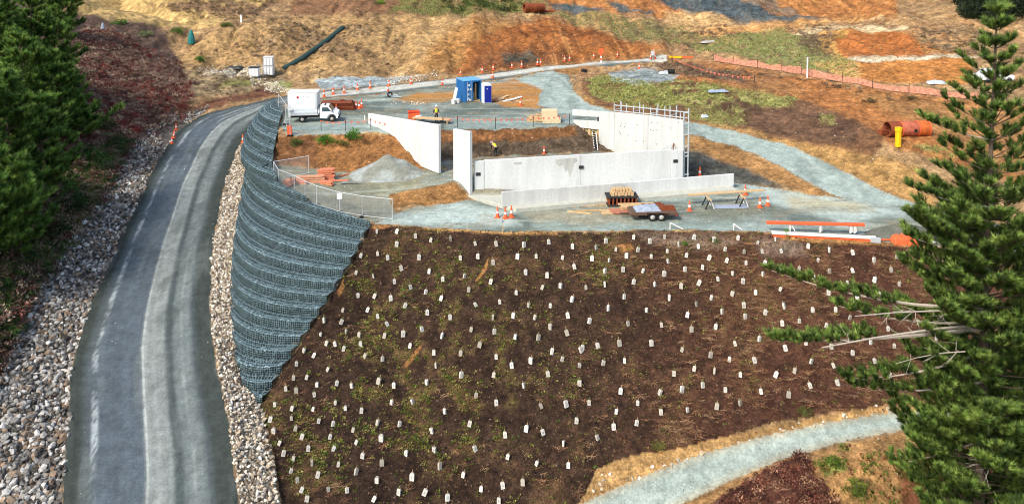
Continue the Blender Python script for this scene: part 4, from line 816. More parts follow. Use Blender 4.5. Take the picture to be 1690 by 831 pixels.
# work table, bin, boards by the worker
p = at(712, 203); wt = thing('work_table', 'low timber work table in front of the standing worker', 'table', p, -.25)
MB().box((0, 0, .5), (4.2, .9, .08)).build('table_top', M['wood'], wt); [MB().box((x, y, .24), (.09, .09, .48)).build('leg', M['wood'], wt) for x in (-1.9, 1.9) for y in (-.35, .35)]
p = at(683, 199); bn_ = thing('bin', 'orange open topped bin standing behind the long wing panel', 'bin', p, .2)
MB().prism([(-.5, -.4, 0), (.5, -.4, 0), (.62, -.46, 1.0), (-.62, -.46, 1.0)], (0, .06, 0)).prism([(-.5, .4, 0), (.5, .4, 0), (.62, .46, 1.0), (-.62, .46, 1.0)], (0, -.06, 0)).box((-.54, 0, .5), (.08, .8, 1.0)).box((.54, 0, .5), (.08, .8, 1.0)).box((0, 0, .05), (1.0, .8, .08)).build('shell', M['orange'], bn_); MB().box((0, -.46, 1.0), (1.3, .06, .08)).box((0, .46, 1.0), (1.3, .06, .08)).build('rim', M['red'], bn_)
one('white_tub', 'white tub standing just right of the orange bin', 'tub', MB().lathe([(.3, 0), (.34, .6), (.36, .62), (.3, .64)], 14), M['whitep'], at(691, 200))
one('power_tool', 'dark grey tool on the work table beside the standing worker', 'tool', MB().lathe([(.12, 0), (.24, .1), (.24, .22), (.1, .34)], 10).box((.3, 0, .1), (.4, .1, .1)), M['post'], at(729, 201) + Vector((0, 0, .1)))
# concrete blocks and timber at the far side of the yard
for k, (x, y, dx, dy, dz, zz, lb) in enumerate(((910,202,1.9,1.0,.62,0,'beige concrete block lying at the bottom beside the scattered timber'),(908,202,1.65,.9,.75,.62,'beige concrete block sitting on top of the other one'))):
    one('concrete_block', lb, 'concrete block', MB().box((0, 0, dz / 2 + zz), (dx, dy, dz)), plain('beige block', srgb(212, 192, 154), .85, .1, 3), at(910, 202) + Vector((-.2 * k, .1 * k, 0)), .05, 'beige concrete blocks', .03)
for k, (x, y, L_, a_, lb) in enumerate(((885,196,1.8,.1,'timber pallet piece left of the concrete blocks'),(890,201,2.6,.25,'long timber left in front of the concrete blocks'),(880,200,1.4,-.4,'short timber at the left end of the block pile'),(893,193,1.2,.6,'timber propped on the pile behind the blocks'))):
    one('timber', lb, 'timber', MB().box((0, 0, .12), (L_, .35, .16)).box((0, .3, .3), (L_ * .8, .2, .1)), M['wood'], at(x, y), a_, 'timbers by the concrete blocks')
# ------------------------------------------------------------------ trailer
t0 = at(1081, 365); tr = thing('trailer', 'tandem axle flatbed trailer loaded with a crumpled tarpaulin', 'trailer', t0, R(2)); k_ = FPX / t0.y
MB().box((0, .9, .62), (3.7, 1.75, .09)).build('deck', M['dusty'], tr, bevel=.01)
MB().box((0, .03, .56), (3.75, .06, .16)).box((0, 1.77, .56), (3.75, .06, .16)).box((1.86, .9, .56), (.06, 1.75, .16)).box((.2, .5, .45), (3.2, .1, .12)).box((.2, 1.3, .45), (3.2, .1, .12)).build('frame', M['dusty'], tr)
MB().prism([(-1.86, .05, .66), (-2.0, .05, .5), (-1.5, .05, .3), (-1.2, .05, .5)], (0, 1.7, 0)).bar((-1.5, .9, .4), (-2.7, .9, .35), .12).build('drawbar', M['dusty'], tr)
MB().box((.15, -.06, .72), (1.75, .26, .05)).box((-.72, -.06, .6), (.05, .26, .24)).box((1.02, -.06, .6), (.05, .26, .24)).build('mudguard', M['dusty'], tr)
MB().box((1.75, .05, .5), (.12, .06, .3)).build('tail_light', M['red'], tr)
for x in (-.22, .5):
    for y, s_ in ((.02, -1), (1.78, 1)):
        wl = MB().ring((x, y - .1, .33), (x, y + .1, .33), .33, .2, 20).build('wheel', M['black'], tr, smooth=True); rm = MB().lathe([(.21, -.08), (.2, 0), (.1, .02), (.05, .07)], 16).build('rim', M['tyre_rim'], wl, smooth=True); rm.location = (x, y + s_ * .04, .33); rm.rotation_euler = (R(90) if s_ < 0 else R(-90), 0, 0)
def rumple(name, sx, sy, h, mat, loc, rz, label, cat, seed, n=26):
    u, v = np.meshgrid(np.linspace(-1, 1, n), np.linspace(-1, 1, n)); e = np.clip(1 - np.maximum(abs(u), abs(v)) ** 6, 0, 1)
    z = e * (h * .55 + h * (1.3 * fbm(u * 2.2 + seed, v * 2.2, 4, seed) + .25)); V = np.stack([u * sx / 2, v * sy / 2, np.maximum(z, 0.0)], -1).reshape(-1, 3)
    i = np.arange(n * n).reshape(n, n); F = np.stack([i[:-1, :-1], i[:-1, 1:], i[1:, 1:], i[1:, :-1]], -1).reshape(-1, 4)
    o = mesh_from(name, V, F, mat, smooth=True); o.location = loc; o.rotation_euler.z = rz; return tag(o, label, cat)
rumple('tarpaulin', 2.1, 1.3, .34, M['tarp'], t0 + Vector((-.5, .9, .67)), .1, 'crumpled pale blue tarpaulin lying on the trailer deck', 'tarpaulin', 5)
one('timber', 'reddish timber stacked on the right end of the trailer', 'timber', MB().box((0, 0, .1), (1.4, .5, .2)).box((.1, .05, .26), (1.1, .35, .12)), M['rust'], t0 + Vector((1.05, .8, .67)), .05)
# stacked pallets behind the trailer
pp_ = at(1030, 347) + Vector((0, .8, 0)); pc = thing('brick_crate', 'dark slatted crate topped with pale blocks behind the trailer', 'crate', pp_, .06)
MB().box((0, .6, .12), (2.6, 1.3, .1)).box((0, .6, .82), (2.7, 1.3, .12)).build('pallet', M['dark'], pc); b_ = MB()
for k in range(8): b_.box((-1.15 + k * .33, .6, .47), (.12, 1.2, .6))
b_.build('post', M['rust'], pc); b_ = MB()
for k in range(7): b_.box((-.85 + k * .28, .5, 1.05 + .03 * (k % 2)), (.24, .8, .3))
for k in range(6): b_.box((-.72 + k * .28, .5, 1.35), (.22, .7, .25))
b_.build('block', M['wood'], pc)
for k, (x, y, L_, w_, a_, zz, mt_, lb) in enumerate(((1012,350,2.0,1.0,.2,.05,'wood','loose timber sheet left in front of the dark crate'),(1032,351,2.6,1.1,-.05,.1,'faded','reddish panel lying in front of the dark crate'),(1052,346,3.2,1.2,.08,.35,'wood','pale timber stack between the crate and the trailer'),(1058,349,2.8,.9,.02,.12,'faded','reddish boards under the pale timber by the trailer'),(1078,345,1.8,.9,.3,.3,'rust','brown boards behind the trailer tarpaulin'),(975,349,3.0,.12,.1,.05,'wood','thin timber lying left of the dark crate on the wet gravel'),(955,352,2.2,.15,-.3,.05,'wood','leftmost thin timber on the wet gravel by the slab'))):
    mb_ = MB()
    for j in range(4): mb_.box((random.uniform(-.1, .1), (j - 1.5) * w_ / 4, zz + random.uniform(-.03, .05)), (L_ * random.uniform(.85, 1), w_ / 4.4, .09))
    for j in range(int(zz / .12)): mb_.box((random.uniform(-.1, .1), 0, zz - .12 * (j + 1)), (L_ * .9, w_ * .9, .08))
    one('boards', lb, 'boards', mb_, M[mt_], at(x, y), a_, 'loose boards by the trailer')
# sawhorses and plank
sh = []
for x, y, lb in ((1171,345,'left dark sawhorse under the long plank'),(1227,341,'right dark sawhorse under the long plank')):
    t = thing('sawhorse', lb, 'sawhorse', at(x, y), .1, 'sawhorses'); MB().box((0, .3, .8), (.12, 1.2, .14)).build('beam', M['wood'], t); sh.append(t)
    for sx in (-1, 1):
        for yy in (-.15, .75): MB().bar((sx * .06, yy, .78), (sx * .38, yy + .08, 0), .09).build('leg', M['black'] if sx < 0 else M['whitep'], t)
a_ = at(1137, 341); b_ = at(1262, 333); a_.z = sh[0].location.z + .88; b_.z = sh[1].location.z + .88; d_ = b_ - a_
one('plank', 'long pale timber plank lying across the two sawhorses', 'plank', MB().box((0, .0, .04), (d_.length, .42, .09)), M['wood'], (a_ + b_) / 2 + Vector((0, .35, 0)), math.atan2(d_.y, d_.x), bevel=.01)
rumple('puddle_sheet', 2.9, .9, .03, M['tarp'], at(1205, 341) + Vector((0, 0, .02)), .06, 'flat pale sheet lying under the sawhorse plank', 'sheet', 9, 12)
# orange barrier beams on white blocks
a_ = at(1266, 384); b_ = at(1428, 391); d_ = b_ - a_; rr = math.atan2(d_.y, d_.x)
rk = thing('beam_rack', 'orange steel beam raised on short white feet at the yard edge', 'beam', a_, rr); L_ = d_.length
MB().box((L_ / 2, .25, .72), (L_, .3, .2)).build('beam', M['orange_paint'], rk, bevel=.02)
for f_ in (.24, .55, .86, .9): MB().box((L_ * f_, .25, .33), (.12, .2, .62)).bar((L_ * f_ + .1, .25, .6), (L_ * f_ + .4, .25, .1) if f_ in (.24,) else (L_ * f_ + .12, .25, .1), .09).build('foot', M['whitep'], rk)
a_ = at(1274, 392); b_ = at(1447, 400); d_ = b_ - a_
wb = thing('steel_beam', 'long white and pink painted steel beam lying on the yard edge', 'beam', a_, math.atan2(d_.y, d_.x)); L_ = d_.length
MB().box((L_ / 2, .2, .3), (L_, .4, .14)).build('flange', M['whitep'], wb, bevel=.01); MB().box((L_ / 2, .2, .12), (L_ * .98, .3, .22)).build('web', M['orange_paint'], wb); MB().box((L_ - .1, -.05, .2), (.7, .2, .36)).build('end_plate', M['galv'], wb)
for k, (x, y, s_, lb) in enumerate(((1490,401,1.0,'left heap of orange plastic mesh on the yard edge'),(1508,402,.9,'right heap of orange plastic mesh on the yard edge'))): rumple('mesh_heap', 1.7 * s_, .9, .7, M['orange'], at(x, y), .2 * k, lb, 'mesh heap', 20 + k, 18)
n = 30; u, v = np.meshgrid(np.linspace(-1, 1, n), np.linspace(-1, 1, n)); z = np.maximum(0, 1 - np.hypot(u, v) - .3 * fbm(u * 2, v * 2, 3, 77)) * 1.1 - .05; V = np.stack([u * 3.4, v * 1.5, z], -1).reshape(-1, 3); i = np.arange(n * n).reshape(n, n); F = np.stack([i[:-1, :-1], i[:-1, 1:], i[1:, 1:], i[1:, :-1]], -1).reshape(-1, 4)
o = mesh_from('gravel_mound', V, F, GMATS[2], tint=np.tile(C(104, 104, 92), (n * n, 1)), smooth=True); o.location = at(1490, 388) + Vector((0, 0, -.05)); tag(o, 'low dark grey gravel mound behind the orange mesh heap at the yard edge', 'gravel mound')
one('orange_pole', 'thin orange pole lying left of the orange mesh heap', 'pole', MB().tube((-1, 0, .12), (.9, .1, .06), .06, 8), M['orange_paint'], at(1470, 398))
one('plastic_sheet', 'white plastic offcut beside the orange mesh heap', 'sheet', MB().box((0, 0, .06), (1.2, .5, .1)), M['whitep'], at(1529, 400), .1)
for k, (x, y, lb) in enumerate(((1106,379,'white bent tube marker left of its twin on the slope edge'),(1211,381,'white bent tube marker right of its twin on the slope edge'))):
    p = at(x, y); q = at(x + 21 - 8 * k, y + 1) - p; t = thing('edge_marker', lb, 'marker', p, 0, 'white tube markers'); MB().tube((0, 0, 0), (0, 0, .55), .05, 8).build('post', M['whitep'], t); MB().tube((0, 0, .53), (q.x, q.y, q.z + .1), .05, 8).build('rail', M['whitep'], t)
sp0 = at(830, 383); t = thing('survey_stake', 'pale survey stake with a blue tip at the slope edge', 'stake', sp0); MB().box((0, 0, .35), (.07, .05, .9)).build('stake', M['wood'], t); MB().box((0, 0, .86), (.09, .07, .14)).build('tip', M['blue'], t)
# ------------------------------------------------------------------ orange timber stack
for k, (x, y, L_, w_, a_, n_, lb) in enumerate(((512,302,2.6,.5,.1,4,'long low pile of orange timbers at the left of the stack'),(490,303,2.2,.5,-.2,2,'orange timbers at the fence end of the stack'),(538,297,1.5,.6,.1,6,'tall block of stacked orange timbers in the middle'),(540,305,1.4,.4,-.5,2,'pair of orange timbers lying askew in front of the stack'),(556,300,2.4,.15,.15,1,'single orange timber sticking out to the right'),(568,291,1.2,.12,.8,1,'short orange timber tilted at the right end'))):
    mb_ = MB()
    for j in range(n_):
        for i_ in range(3): mb_.box((random.uniform(-.12, .12), (i_ - 1) * w_ / 3, .1 + j * .17), (L_ * random.uniform(.88, 1), w_ / 3.4, .13))
    one('timber_pile', lb, 'timber pile', mb_, M['salmon'] if k != 0 else plain('faded timber', srgb(206, 150, 118), .8, .2, 3), at(x, y), a_, 'orange timber stacks')
one('pipe_offcuts', 'dark rusty pipe offcuts heaped beside the wire fence', 'pipe offcuts', MB().tube((-.5, 0, .2), (.5, .3, .6), .14, 10).tube((-.2, -.3, .1), (.6, .4, .3), .12, 10).tube((-.6, .2, .5), (.2, -.2, .2), .12, 10).tube((0, .3, .2), (.1, .2, .9), .06, 8), M['rust'], at(478, 309))
# gravel heap
n = 60; u, v = np.meshgrid(np.linspace(-1, 1, n), np.linspace(-1, 1, n)); rr_ = np.hypot(u, v) + .25 * fbm(u * 2, v * 2, 3, 71)
gp = at(640, 291); z = np.maximum(0, 1 - rr_ ** .9) * 2.0 * (1 + .2 * fbm(u * 6, v * 6, 3, 72)) - .06; V = np.stack([u * 4.0, v * 2.6 + .8, z], -1).reshape(-1, 3); i = np.arange(n * n).reshape(n, n); F = np.stack([i[:-1, :-1], i[:-1, 1:], i[1:, 1:], i[1:, :-1]], -1).reshape(-1, 4)
tn = C(128, 130, 118) + (C(158, 164, 158) - C(128, 130, 118)) * step(fbm(u * 3, v * 3, 4, 73), -.1, .25).reshape(-1, 1); o = mesh_from('gravel_heap', V, F, GMATS[2], tint=tn, smooth=True); o.location = gp; o.location.z -= .1; tag(o, 'conical heap of pale crushed gravel below the excavated bank', 'gravel heap')
# ------------------------------------------------------------------ temporary fences
def net_mat():
    m, t, b = nt('fence mesh'); g = N(t, "ShaderNodeTexCoord"); tr_ = N(t, "ShaderNodeBsdfTransparent"); mx = N(t, "ShaderNodeMixShader"); outp = t.nodes["Material Output"]
    br = N(t, "ShaderNodeTexBrick", i_Scale=1.0, i_Mortar_Size=.0045, i_Brick_Width=.07, i_Row_Height=.09); br.offset = 0; br.inputs["Color1"].default_value = br.inputs["Color2"].default_value = (0, 0, 0, 1); br.inputs["Mortar"].default_value = (1, 1, 1, 1)
    uv = N(t, "ShaderNodeUVMap", uv_map="UVMap"); t.links.new(uv.outputs[0], br.inputs["Vector"]); t.links.new(br.outputs["Color"], mx.inputs[0]); t.links.new(tr_.outputs[0], mx.inputs[1]); t.links.new(b.outputs[0], mx.inputs[2]); t.links.new(mx.outputs[0], outp.inputs[0])
    b.inputs["Base Color"].default_value = srgb(160, 168, 168) + (1,); b.inputs["Roughness"].default_value = .5; return m
M['net'] = net_mat()
def fence_panel(p, q, label, h=1.9, group='temporary wire fence panels', clamp=True):
    d = q - p; L_ = math.hypot(d.x, d.y); t = thing('fence_panel', label, 'fence panel', p, math.atan2(d.y, d.x), group); dz = d.z
    MB().tube((0, 0, 0), (0, 0, h), .03, 8).tube((L_, 0, dz), (L_, 0, h + dz), .03, 8).tube((0, 0, h), (L_, 0, h + dz), .03, 8).tube((0, 0, .12), (L_, 0, .12 + dz), .025, 8).build('frame', M['galv'], t)
    me = bpy.data.meshes.new('wire_mesh'); me.from_pydata([(0, 0, .12), (L_, 0, .12 + dz), (L_, 0, h + dz), (0, 0, h)], [], [(0, 1, 2, 3)]); uv = me.uv_layers.new(name="UVMap")
    for k, c in enumerate(((0, 0), (L_, 0), (L_, h), (0, h))): uv.data[k].uv = c
    me.materials.append(M['net']); o = bpy.data.objects.new('wire_mesh', me); COL.objects.link(o); o.parent = t
    MB().box((0, 0, .06), (.22, .6, .14)).build('foot', M['black'], t); return t
fp = [(452,297),(460,312),(486,322),(504,332),(523,341),(561,352),(598,358),(648,364)]
lbs = ['fence panel standing beside the rusty pipe offcuts', 'fence panel in front of the orange timber stacks', 'fence panel right of the timber stacks where the line turns', 'short fence panel before the bend of the wall edge', 'fence panel carrying the small white notice', 'fence panel just right of the white notice', 'last fence panel at the slope corner']
for k in range(7):
    a_, b_ = at(*fp[k]), at(*fp[k + 1]); fence_panel(a_, b_, 'grey wire mesh ' + lbs[k], 1.75)
fence_panel(at(452, 297), at(510, 288), 'grey wire mesh fence panel closing the back of the timber yard', 1.75)
fence_panel(at(479, 226), at(472, 206), 'grey wire mesh fence panel at the corner of the excavation beside the ute', 2.3); fence_panel(at(472, 206), at(460, 188), 'grey wire mesh fence panel between the wall top and the white cabin', 2.3)
p = at(561, 352); one('notice', 'small white notice hung on the wire fence', 'notice', MB().box((0, -.06, 1.45), (.42, .03, .5)), M['white'], p)
one('orange_barrier', 'small orange barrier board at the foot of the corner fence', 'barrier', MB().box((0, 0, .5), (.5, .06, .9)).box((0, .2, .2), (.4, .3, .3)), M['orange_paint'], at(478, 223))
# bunting lines on steel posts
def bunting(pts, label, h=1.05):
    P = [at(*p) for p in pts]; t = thing('bunting', label, 'bunting', P[0])
    b_ = MB()
    for p in P: MB().tube(p - P[0], p - P[0] + Vector((0, 0, h + .15)), .035, 6).build('post', M['post'], t)
    for p, q in zip(P[:-1], P[1:]):
        n = max(2, int((q - p).length / .55)); pr_ = None
        for k in range(n + 1):
            f_ = k / n; c = p.lerp(q, f_) - P[0] + Vector((0, 0, h - .5 * f_ * (1 - f_)))
            if pr_ is not None: b_.bar(pr_, c, .02)
            if k < n:
                d = (q - p).normalized(); b_.prism([c - d * .12, c + d * .12, c + Vector((0, .03, -.3))], (0, .012, 0))
            pr_ = c
    b_.build('flags', plain('faded orange flag', srgb(240, 128, 104), .7, .12, 4), t)
bunting([(530,216),(570,217),(612,214),(650,221)], 'faded orange flag bunting along the bank edge in front of the ute'); bunting([(731,212),(755,211),(818,214),(880,210),(940,206)], 'faded orange flag bunting on posts along the bank above the excavation')
# ------------------------------------------------------------------ right hand things
a_ = at(1464, 226); d_ = Vector((1, .12, 0)); L_ = 4.2
pk = thing('steel_pipe', 'large rust orange steel pipe lying on the bench with holes in its side', 'pipe', a_, math.atan2(d_.y, d_.x)); rp = .74; pk.location.z += .02
MB().ring((0, 0, rp), (L_ * .3, 0, rp), rp, rp - .05, 28).build('pipe_section', M['rust'], pk, smooth=True); MB().ring((L_ * .3, 0, rp), (L_ * .72, 0, rp), rp * 1.0, rp - .05, 28).build('pipe_section', plain('faded red steel', srgb(190, 106, 82), .8, .3, 1.6, .1, c2=srgb(150, 80, 52)), pk, smooth=True); MB().ring((L_ * .72, 0, rp), (L_, 0, rp), rp, rp - .05, 28).build('pipe_section', plain('bright rust orange', srgb(206, 104, 44), .8, .3, 1.6, .1, c2=srgb(158, 82, 42)), pk, smooth=True)
for f_ in (.3, .72, .99): MB().ring((L_ * f_ - .05, 0, rp), (L_ * f_ + .05, 0, rp), rp + .04, rp, 28).build('collar', M['orange_paint'], pk)
h_ = MB().lathe([(.16, 0), (.16, .06)], 14).build('hole', M['black'], pk); h_.location = (L_ * .6, -rp * .98, rp * .95); h_.rotation_euler = (R(90), 0, 0)
one('steel_offcut', 'dark rusty steel offcut at the open end of the large pipe', 'offcut', MB().box((0, 0, .3), (.9, .5, .5)).box((.3, .1, .65), (.4, .3, .3)), M['rust'], at(1457, 223), .4, bevel=.03)
y0_ = at(1482, 242); t = thing('bollard_pipe', 'upright yellow plastic pipe standing in front of the large rusty pipe', 'pipe', y0_); MB().ring((0, 0, 0), (0, 0, 1.75), .28, .24, 20).build('pipe', M['yellow'], t, smooth=True); MB().ring((0, 0, 1.5), (0, 0, 1.85), .34, .25, 20).build('collar', M['yellow'], t, smooth=True)
M['omesh'] = plain('faded orange mesh', srgb(212, 150, 122), .8, .3, 4, .1)
_t = M['omesh'].node_tree; _b = _t.nodes['Principled BSDF']; _n = N(_t, "ShaderNodeTexNoise", i_Scale=3.0, i_Detail=4.0); _g = N(_t, "ShaderNodeNewGeometry"); _t.links.new(_g.outputs["Position"], _n.inputs["Vector"]); _t.links.new(ramp(_t, _n.outputs["Fac"], [(.3, .35), (.65, .95)]), _b.inputs["Alpha"])
def meshfence(pts, label, h=1.0):
    P = [at(*p) for p in pts]; t = thing('mesh_fence', label, 'mesh fence', P[0]); b_ = MB()
    for p, q in zip(P[:-1], P[1:]):
        n = max(1, int((q - p).length / 1.6)); pr_ = None
        for k in range(n + 1):
            c = p.lerp(q, k / n); c.z = gz(c.x, c.y); c = c - P[0]
            if pr_ is not None: b_.prism([pr_ + Vector((0, 0, .1)), c + Vector((0, 0, .1)), c + Vector((0, .02, h * random.uniform(.6, 1.05))), pr_ + Vector((0, .02, lasth))], (0, .02, 0)); 
            lasth = h * random.uniform(.6, 1.05); pr_ = c
            if k % 2 == 0: MB().tube(c, c + Vector((0, 0, h * 1.15)), .03, 6).build('post', M['post'], t)
    b_.build('mesh', M['omesh'], t)
meshfence([(1178,102),(1210,107),(1250,113),(1290,119),(1340,128),(1390,137),(1440,147),(1500,155),(1560,162),(1620,168)], 'faded orange plastic mesh fence running across the hillside', 1.05)
bunting([(1110,104),(1160,125),(1200,134),(1245,137)], 'orange flag tape on posts beside the grassed mound', .8)
one('marker_post', 'tall white marker post standing in front of the orange mesh fence', 'post', MB().box((0, 0, 1.25), (.13, .1, 2.6)).box((0, 0, 2.5), (.15, .12, .1)), M['white'], at(1332, 128))
p = at(992, 104); sg = thing('road_sign', 'round orange road sign on a red and white striped post', 'road sign', p); b_ = MB().lathe([(.42, 0), (.42, .04)], 20).build('board', M['orange'], sg); b_.location = (0, -.08, 1.75); b_.rotation_euler = (R(90), 0, 0)
for k in range(4): MB().box((0, 0, .18 + k * .34), (.2, .12, .33)).build('band', M['orange'] if k % 2 else M['white'], sg)
MB().box((0, .05, 1.0), (.06, .06, 2.0)).build('post', M['post'], sg)
p = at(1077, 99); sg = thing('grey_sign', 'grey roadside sign between two cones at the far end of the road', 'sign', p); MB().box((0, 0, 1.0), (.55, .05, .7)).build('board', M['galv'], sg); MB().box((-.2, .04, .4), (.06, .06, .8)).box((.2, .04, .4), (.06, .06, .8)).build('post', M['post'], sg)
p = at(1125, 98); sg = thing('barrier_board', 'long yellow and orange barrier board lying by the road end', 'barrier', p, -.15); MB().box((-.9, 0, .3), (1.8, .1, .3)).build('board', M['yellow'], sg); MB().box((.8, 0, .3), (1.6, .1, .3)).build('end_board', M['orange'], sg); [MB().box((x, .1, .12), (.1, .4, .24)).build('foot', M['post'], sg) for x in (-1.5, 1.4)]
# row of rust red pipe rings on the hilltop
for k in range(7):
    o = MB().ring((0, 0, .8), (.55, .1, .8), .8, .62, 18).build('pipe_ring', M['rust'], smooth=True); o.location = at(865 + k * 4.6, 21); o.rotation_euler.z = .2
    tag(o, 'rust red concrete ring standing in the row on the hilltop', 'pipe ring', 'row of rust red rings on the hilltop')
one('long_pipe', 'dark steel pipe lying right of the rust red rings', 'pipe', MB().tube((0, 0, .3), (3.4, .2, .25), .2, 10), M['rust'], at(896, 22))
# dark green half pipe down the ochre hillside
P = [at(468, 116), at(500, 97), at(535, 72), at(566, 47)]; mb_ = MB()
for p, q in zip(P[:-1], P[1:]): mb_.tube(p - P[0] + Vector((0, 0, .1)), q - P[0] + Vector((0, 0, .1)), .42, 10)
fl_ = mb_.build('flume', M['grey_cloth'], smooth=True); fl_.location = P[0]; tag(fl_, 'long dark green drain flume running down the ochre hillside', 'flume')
for k, (x, y, zz, lb) in enumerate(((444,124,0,'lower white water tank of the stacked pair below the flume'),(444,124,1.32,'upper white water tank of the stacked pair below the flume'),(420,125,0,'white water tank with dark lid left of the stacked pair'))):
    p = at(x, y); t = thing('water_tank', lb, 'tank', p + Vector((0, 0, zz)), .05, 'white water tanks'); MB().box((0, 0, .62), (1.3, 1.1, 1.05)).build('tank', M['white'], t, bevel=.05)
    cg = MB(); [cg.box((xx, -.57, .62), (.04, .04, 1.1)) for xx in (-.6, -.2, .2, .6)]; cg.box((0, 0, .06), (1.35, 1.15, .1)); cg.build('cage', M['galv'], t)
    MB().box((0, 0, 1.19), (1.36, 1.16, .08)).build('lid', M['post'] if k == 2 else M['whitep'], t)
rumple('mat', 2.2, 1.4, .35, M['post'], at(388, 113), 0, 'black plastic mat lying on the pale stones of the valley floor', 'mat', 31, 16)
for k, (x, y, c, s_, lb) in enumerate(((316,72,'teal',1.0,'tall teal cover hanging in the scrub gully'),(170,52,'tarp',.6,'small pale blue cover on the scrubby bank top'))):
    mb_ = MB().lathe([(.55 * s_, 0), (.5 * s_, .8 * s_), (.28 * s_, 1.7 * s_), (.08, 2.1 * s_)], 9); one('cover', lb, 'cover', mb_, M[c], at(x, y))
one('marker_post', 'short white marker post on the ridge above the valley', 'post', MB().box((0, 0, .5), (.25, .2, 1.1)).box((0, 0, 1.1), (.3, .24, .12)), M['white'], at(398, 37))
one('marker_stake', 'small pale stake standing left of the long wing panel', 'stake', MB().box((0, 0, .4), (.12, .1, .85)).box((0, 0, .84), (.14, .12, .06)), M['whitep'], at(602, 204))
rumple('sheet', 2.4, 1.0, .25, M['tarp'], at(1185, 152), .2, 'pale crumpled sheet lying on the grassed mound', 'sheet', 41, 16); rumple('sheet', 1.7, .8, .35, M['galv'], at(1098, 122), .2, 'white crumpled sheet on the gravel heap by the stakes', 'sheet', 42, 16); rumple('sheet', .8, .5, .3, M['galv'], at(1163, 194), .2, 'small white crumpled sheet on the brown flank', 'sheet', 43, 12)
one('dark_drum', 'black drum lying beside the white crumpled sheet', 'drum', MB().tube((-.4, 0, .3), (.4, .1, .3), .3, 12), M['black'], at(1108, 122)); one('tyre', 'black tyre lying on the track junction', 'tyre', MB().ring((0, 0, 0), (0, 0, .25), .42, .22, 18), M['black'], at(964, 118))
one('steel_bar', 'grey steel bar lying on the gravel heap by the junction', 'bar', MB().box((0, 0, .1), (1.4, .2, .14)), M['galv'], at(1037, 133), -.2)
rumple('debris_heap', 2.2, .9, .4, M['galv'], at(1545, 138), .1, 'white broken slabs heaped at the foot of the far terrace', 'debris heap', 44, 16)
rumple('plastic_sheet', 3.6, 1.1, .3, plain('grey sheet', srgb(176, 168, 160), .7, .1), at(1172, 70), .5, 'grey white sheet spread at the head of the grassy hill', 'sheet', 45, 16)
# pickup beyond the tree
p = at(1648, 138); t = thing('parked_car', 'white car parked far off behind the pine crown', 'car', p, .1)
MB().prism([(-2, 0, .4), (-2, 0, .95), (-1.5, 0, 1.0), (-1.1, 0, 1.5), (.5, 0, 1.5), (1.0, 0, 1.0), (2, 0, .9), (2, 0, .4)], (0, 1.7, 0)).build('body', M['ute'], t, bevel=.06); MB().prism([(-1.3, -.01, 1.02), (-1.0, -.01, 1.42), (.4, -.01, 1.42), (.8, -.01, 1.02)], (0, 1.72, 0)).build('window', M['glass'], t)
for x in (-1.3, 1.3):
    for y in (.1, 1.6): MB().ring((x, y - .1, .35), (x, y + .1, .35), .35, .05, 16).build('wheel', M['black'], t)
# ------------------------------------------------------------------ loose cover and planting
def foliage_mat(name, rough=.75, trans=0.0, var=.25):
    m, t, b = nt(name); a = N(t, "ShaderNodeAttribute", attribute_name="tint"); g = N(t, "ShaderNodeNewGeometry")
    n = N(t, "ShaderNodeTexNoise", i_Scale=5.0, i_Detail=3.0); t.links.new(g.outputs["Position"], n.inputs["Vector"])
    c = mul(t, a.outputs["Color"], ramp(t, n.outputs["Fac"], [(.3, 1 - var), (.7, 1 + var)])); t.links.new(c, b.inputs["Base Color"]); b.inputs["Roughness"].default_value = rough; b.inputs["Specular IOR Level"].default_value = .2
    if trans:
        tr_ = N(t, "ShaderNodeBsdfTranslucent"); t.links.new(c, tr_.inputs[0]); mx = N(t, "ShaderNodeMixShader"); mx.inputs[0].default_value = trans
        t.links.new(b.outputs[0], mx.inputs[1]); t.links.new(tr_.outputs[0], mx.inputs[2]); t.links.new(mx.outputs[0], t.nodes["Material Output"].inputs[0])
    return m
M['leaf'] = foliage_mat('foliage', .6, .45); M['litter'] = foliage_mat('dry litter', .9); M['stone'] = foliage_mat('broken stone', .85, 0, .35); M['bark'] = plain('bark', srgb(104, 88, 74), .9, .3, 6, .3); M['limb'] = plain('limb bark', srgb(84, 72, 58), .9, .3, 6, .2); M['deadwood'] = plain('bleached dead wood', srgb(176, 164, 148), .85, .2, 6, .2)
def rotz(a): c, s = np.cos(a), np.sin(a); z = np.zeros_like(a); o = np.ones_like(a); return np.stack([np.stack([c, -s, z], -1), np.stack([s, c, z], -1), np.stack([z, z, o], -1)], -2)
def rrot(n):                              # random rotations
    q = rng.normal(size=(n, 4)); q /= np.linalg.norm(q, axis=1)[:, None]; w, x, y, z = q.T
    return np.stack([np.stack([1 - 2 * (y * y + z * z), 2 * (x * y - z * w), 2 * (x * z + y * w)], -1), np.stack([2 * (x * y + z * w), 1 - 2 * (x * x + z * z), 2 * (y * z - x * w)], -1), np.stack([2 * (x * z - y * w), 2 * (y * z + x * w), 1 - 2 * (x * x + y * y)], -1)], -2)
def aim(D):                               # rotations taking +Z to the directions D
    D = D / np.linalg.norm(D, axis=1)[:, None]; up = np.where(np.abs(D[:, 2:3]) > .95, np.array([[1., 0, 0]]), np.array([[0., 0, 1]])); X = np.cross(up, D); X /= np.linalg.norm(X, axis=1)[:, None]; Y = np.cross(D, X)
    return np.stack([X, Y, D], -1)
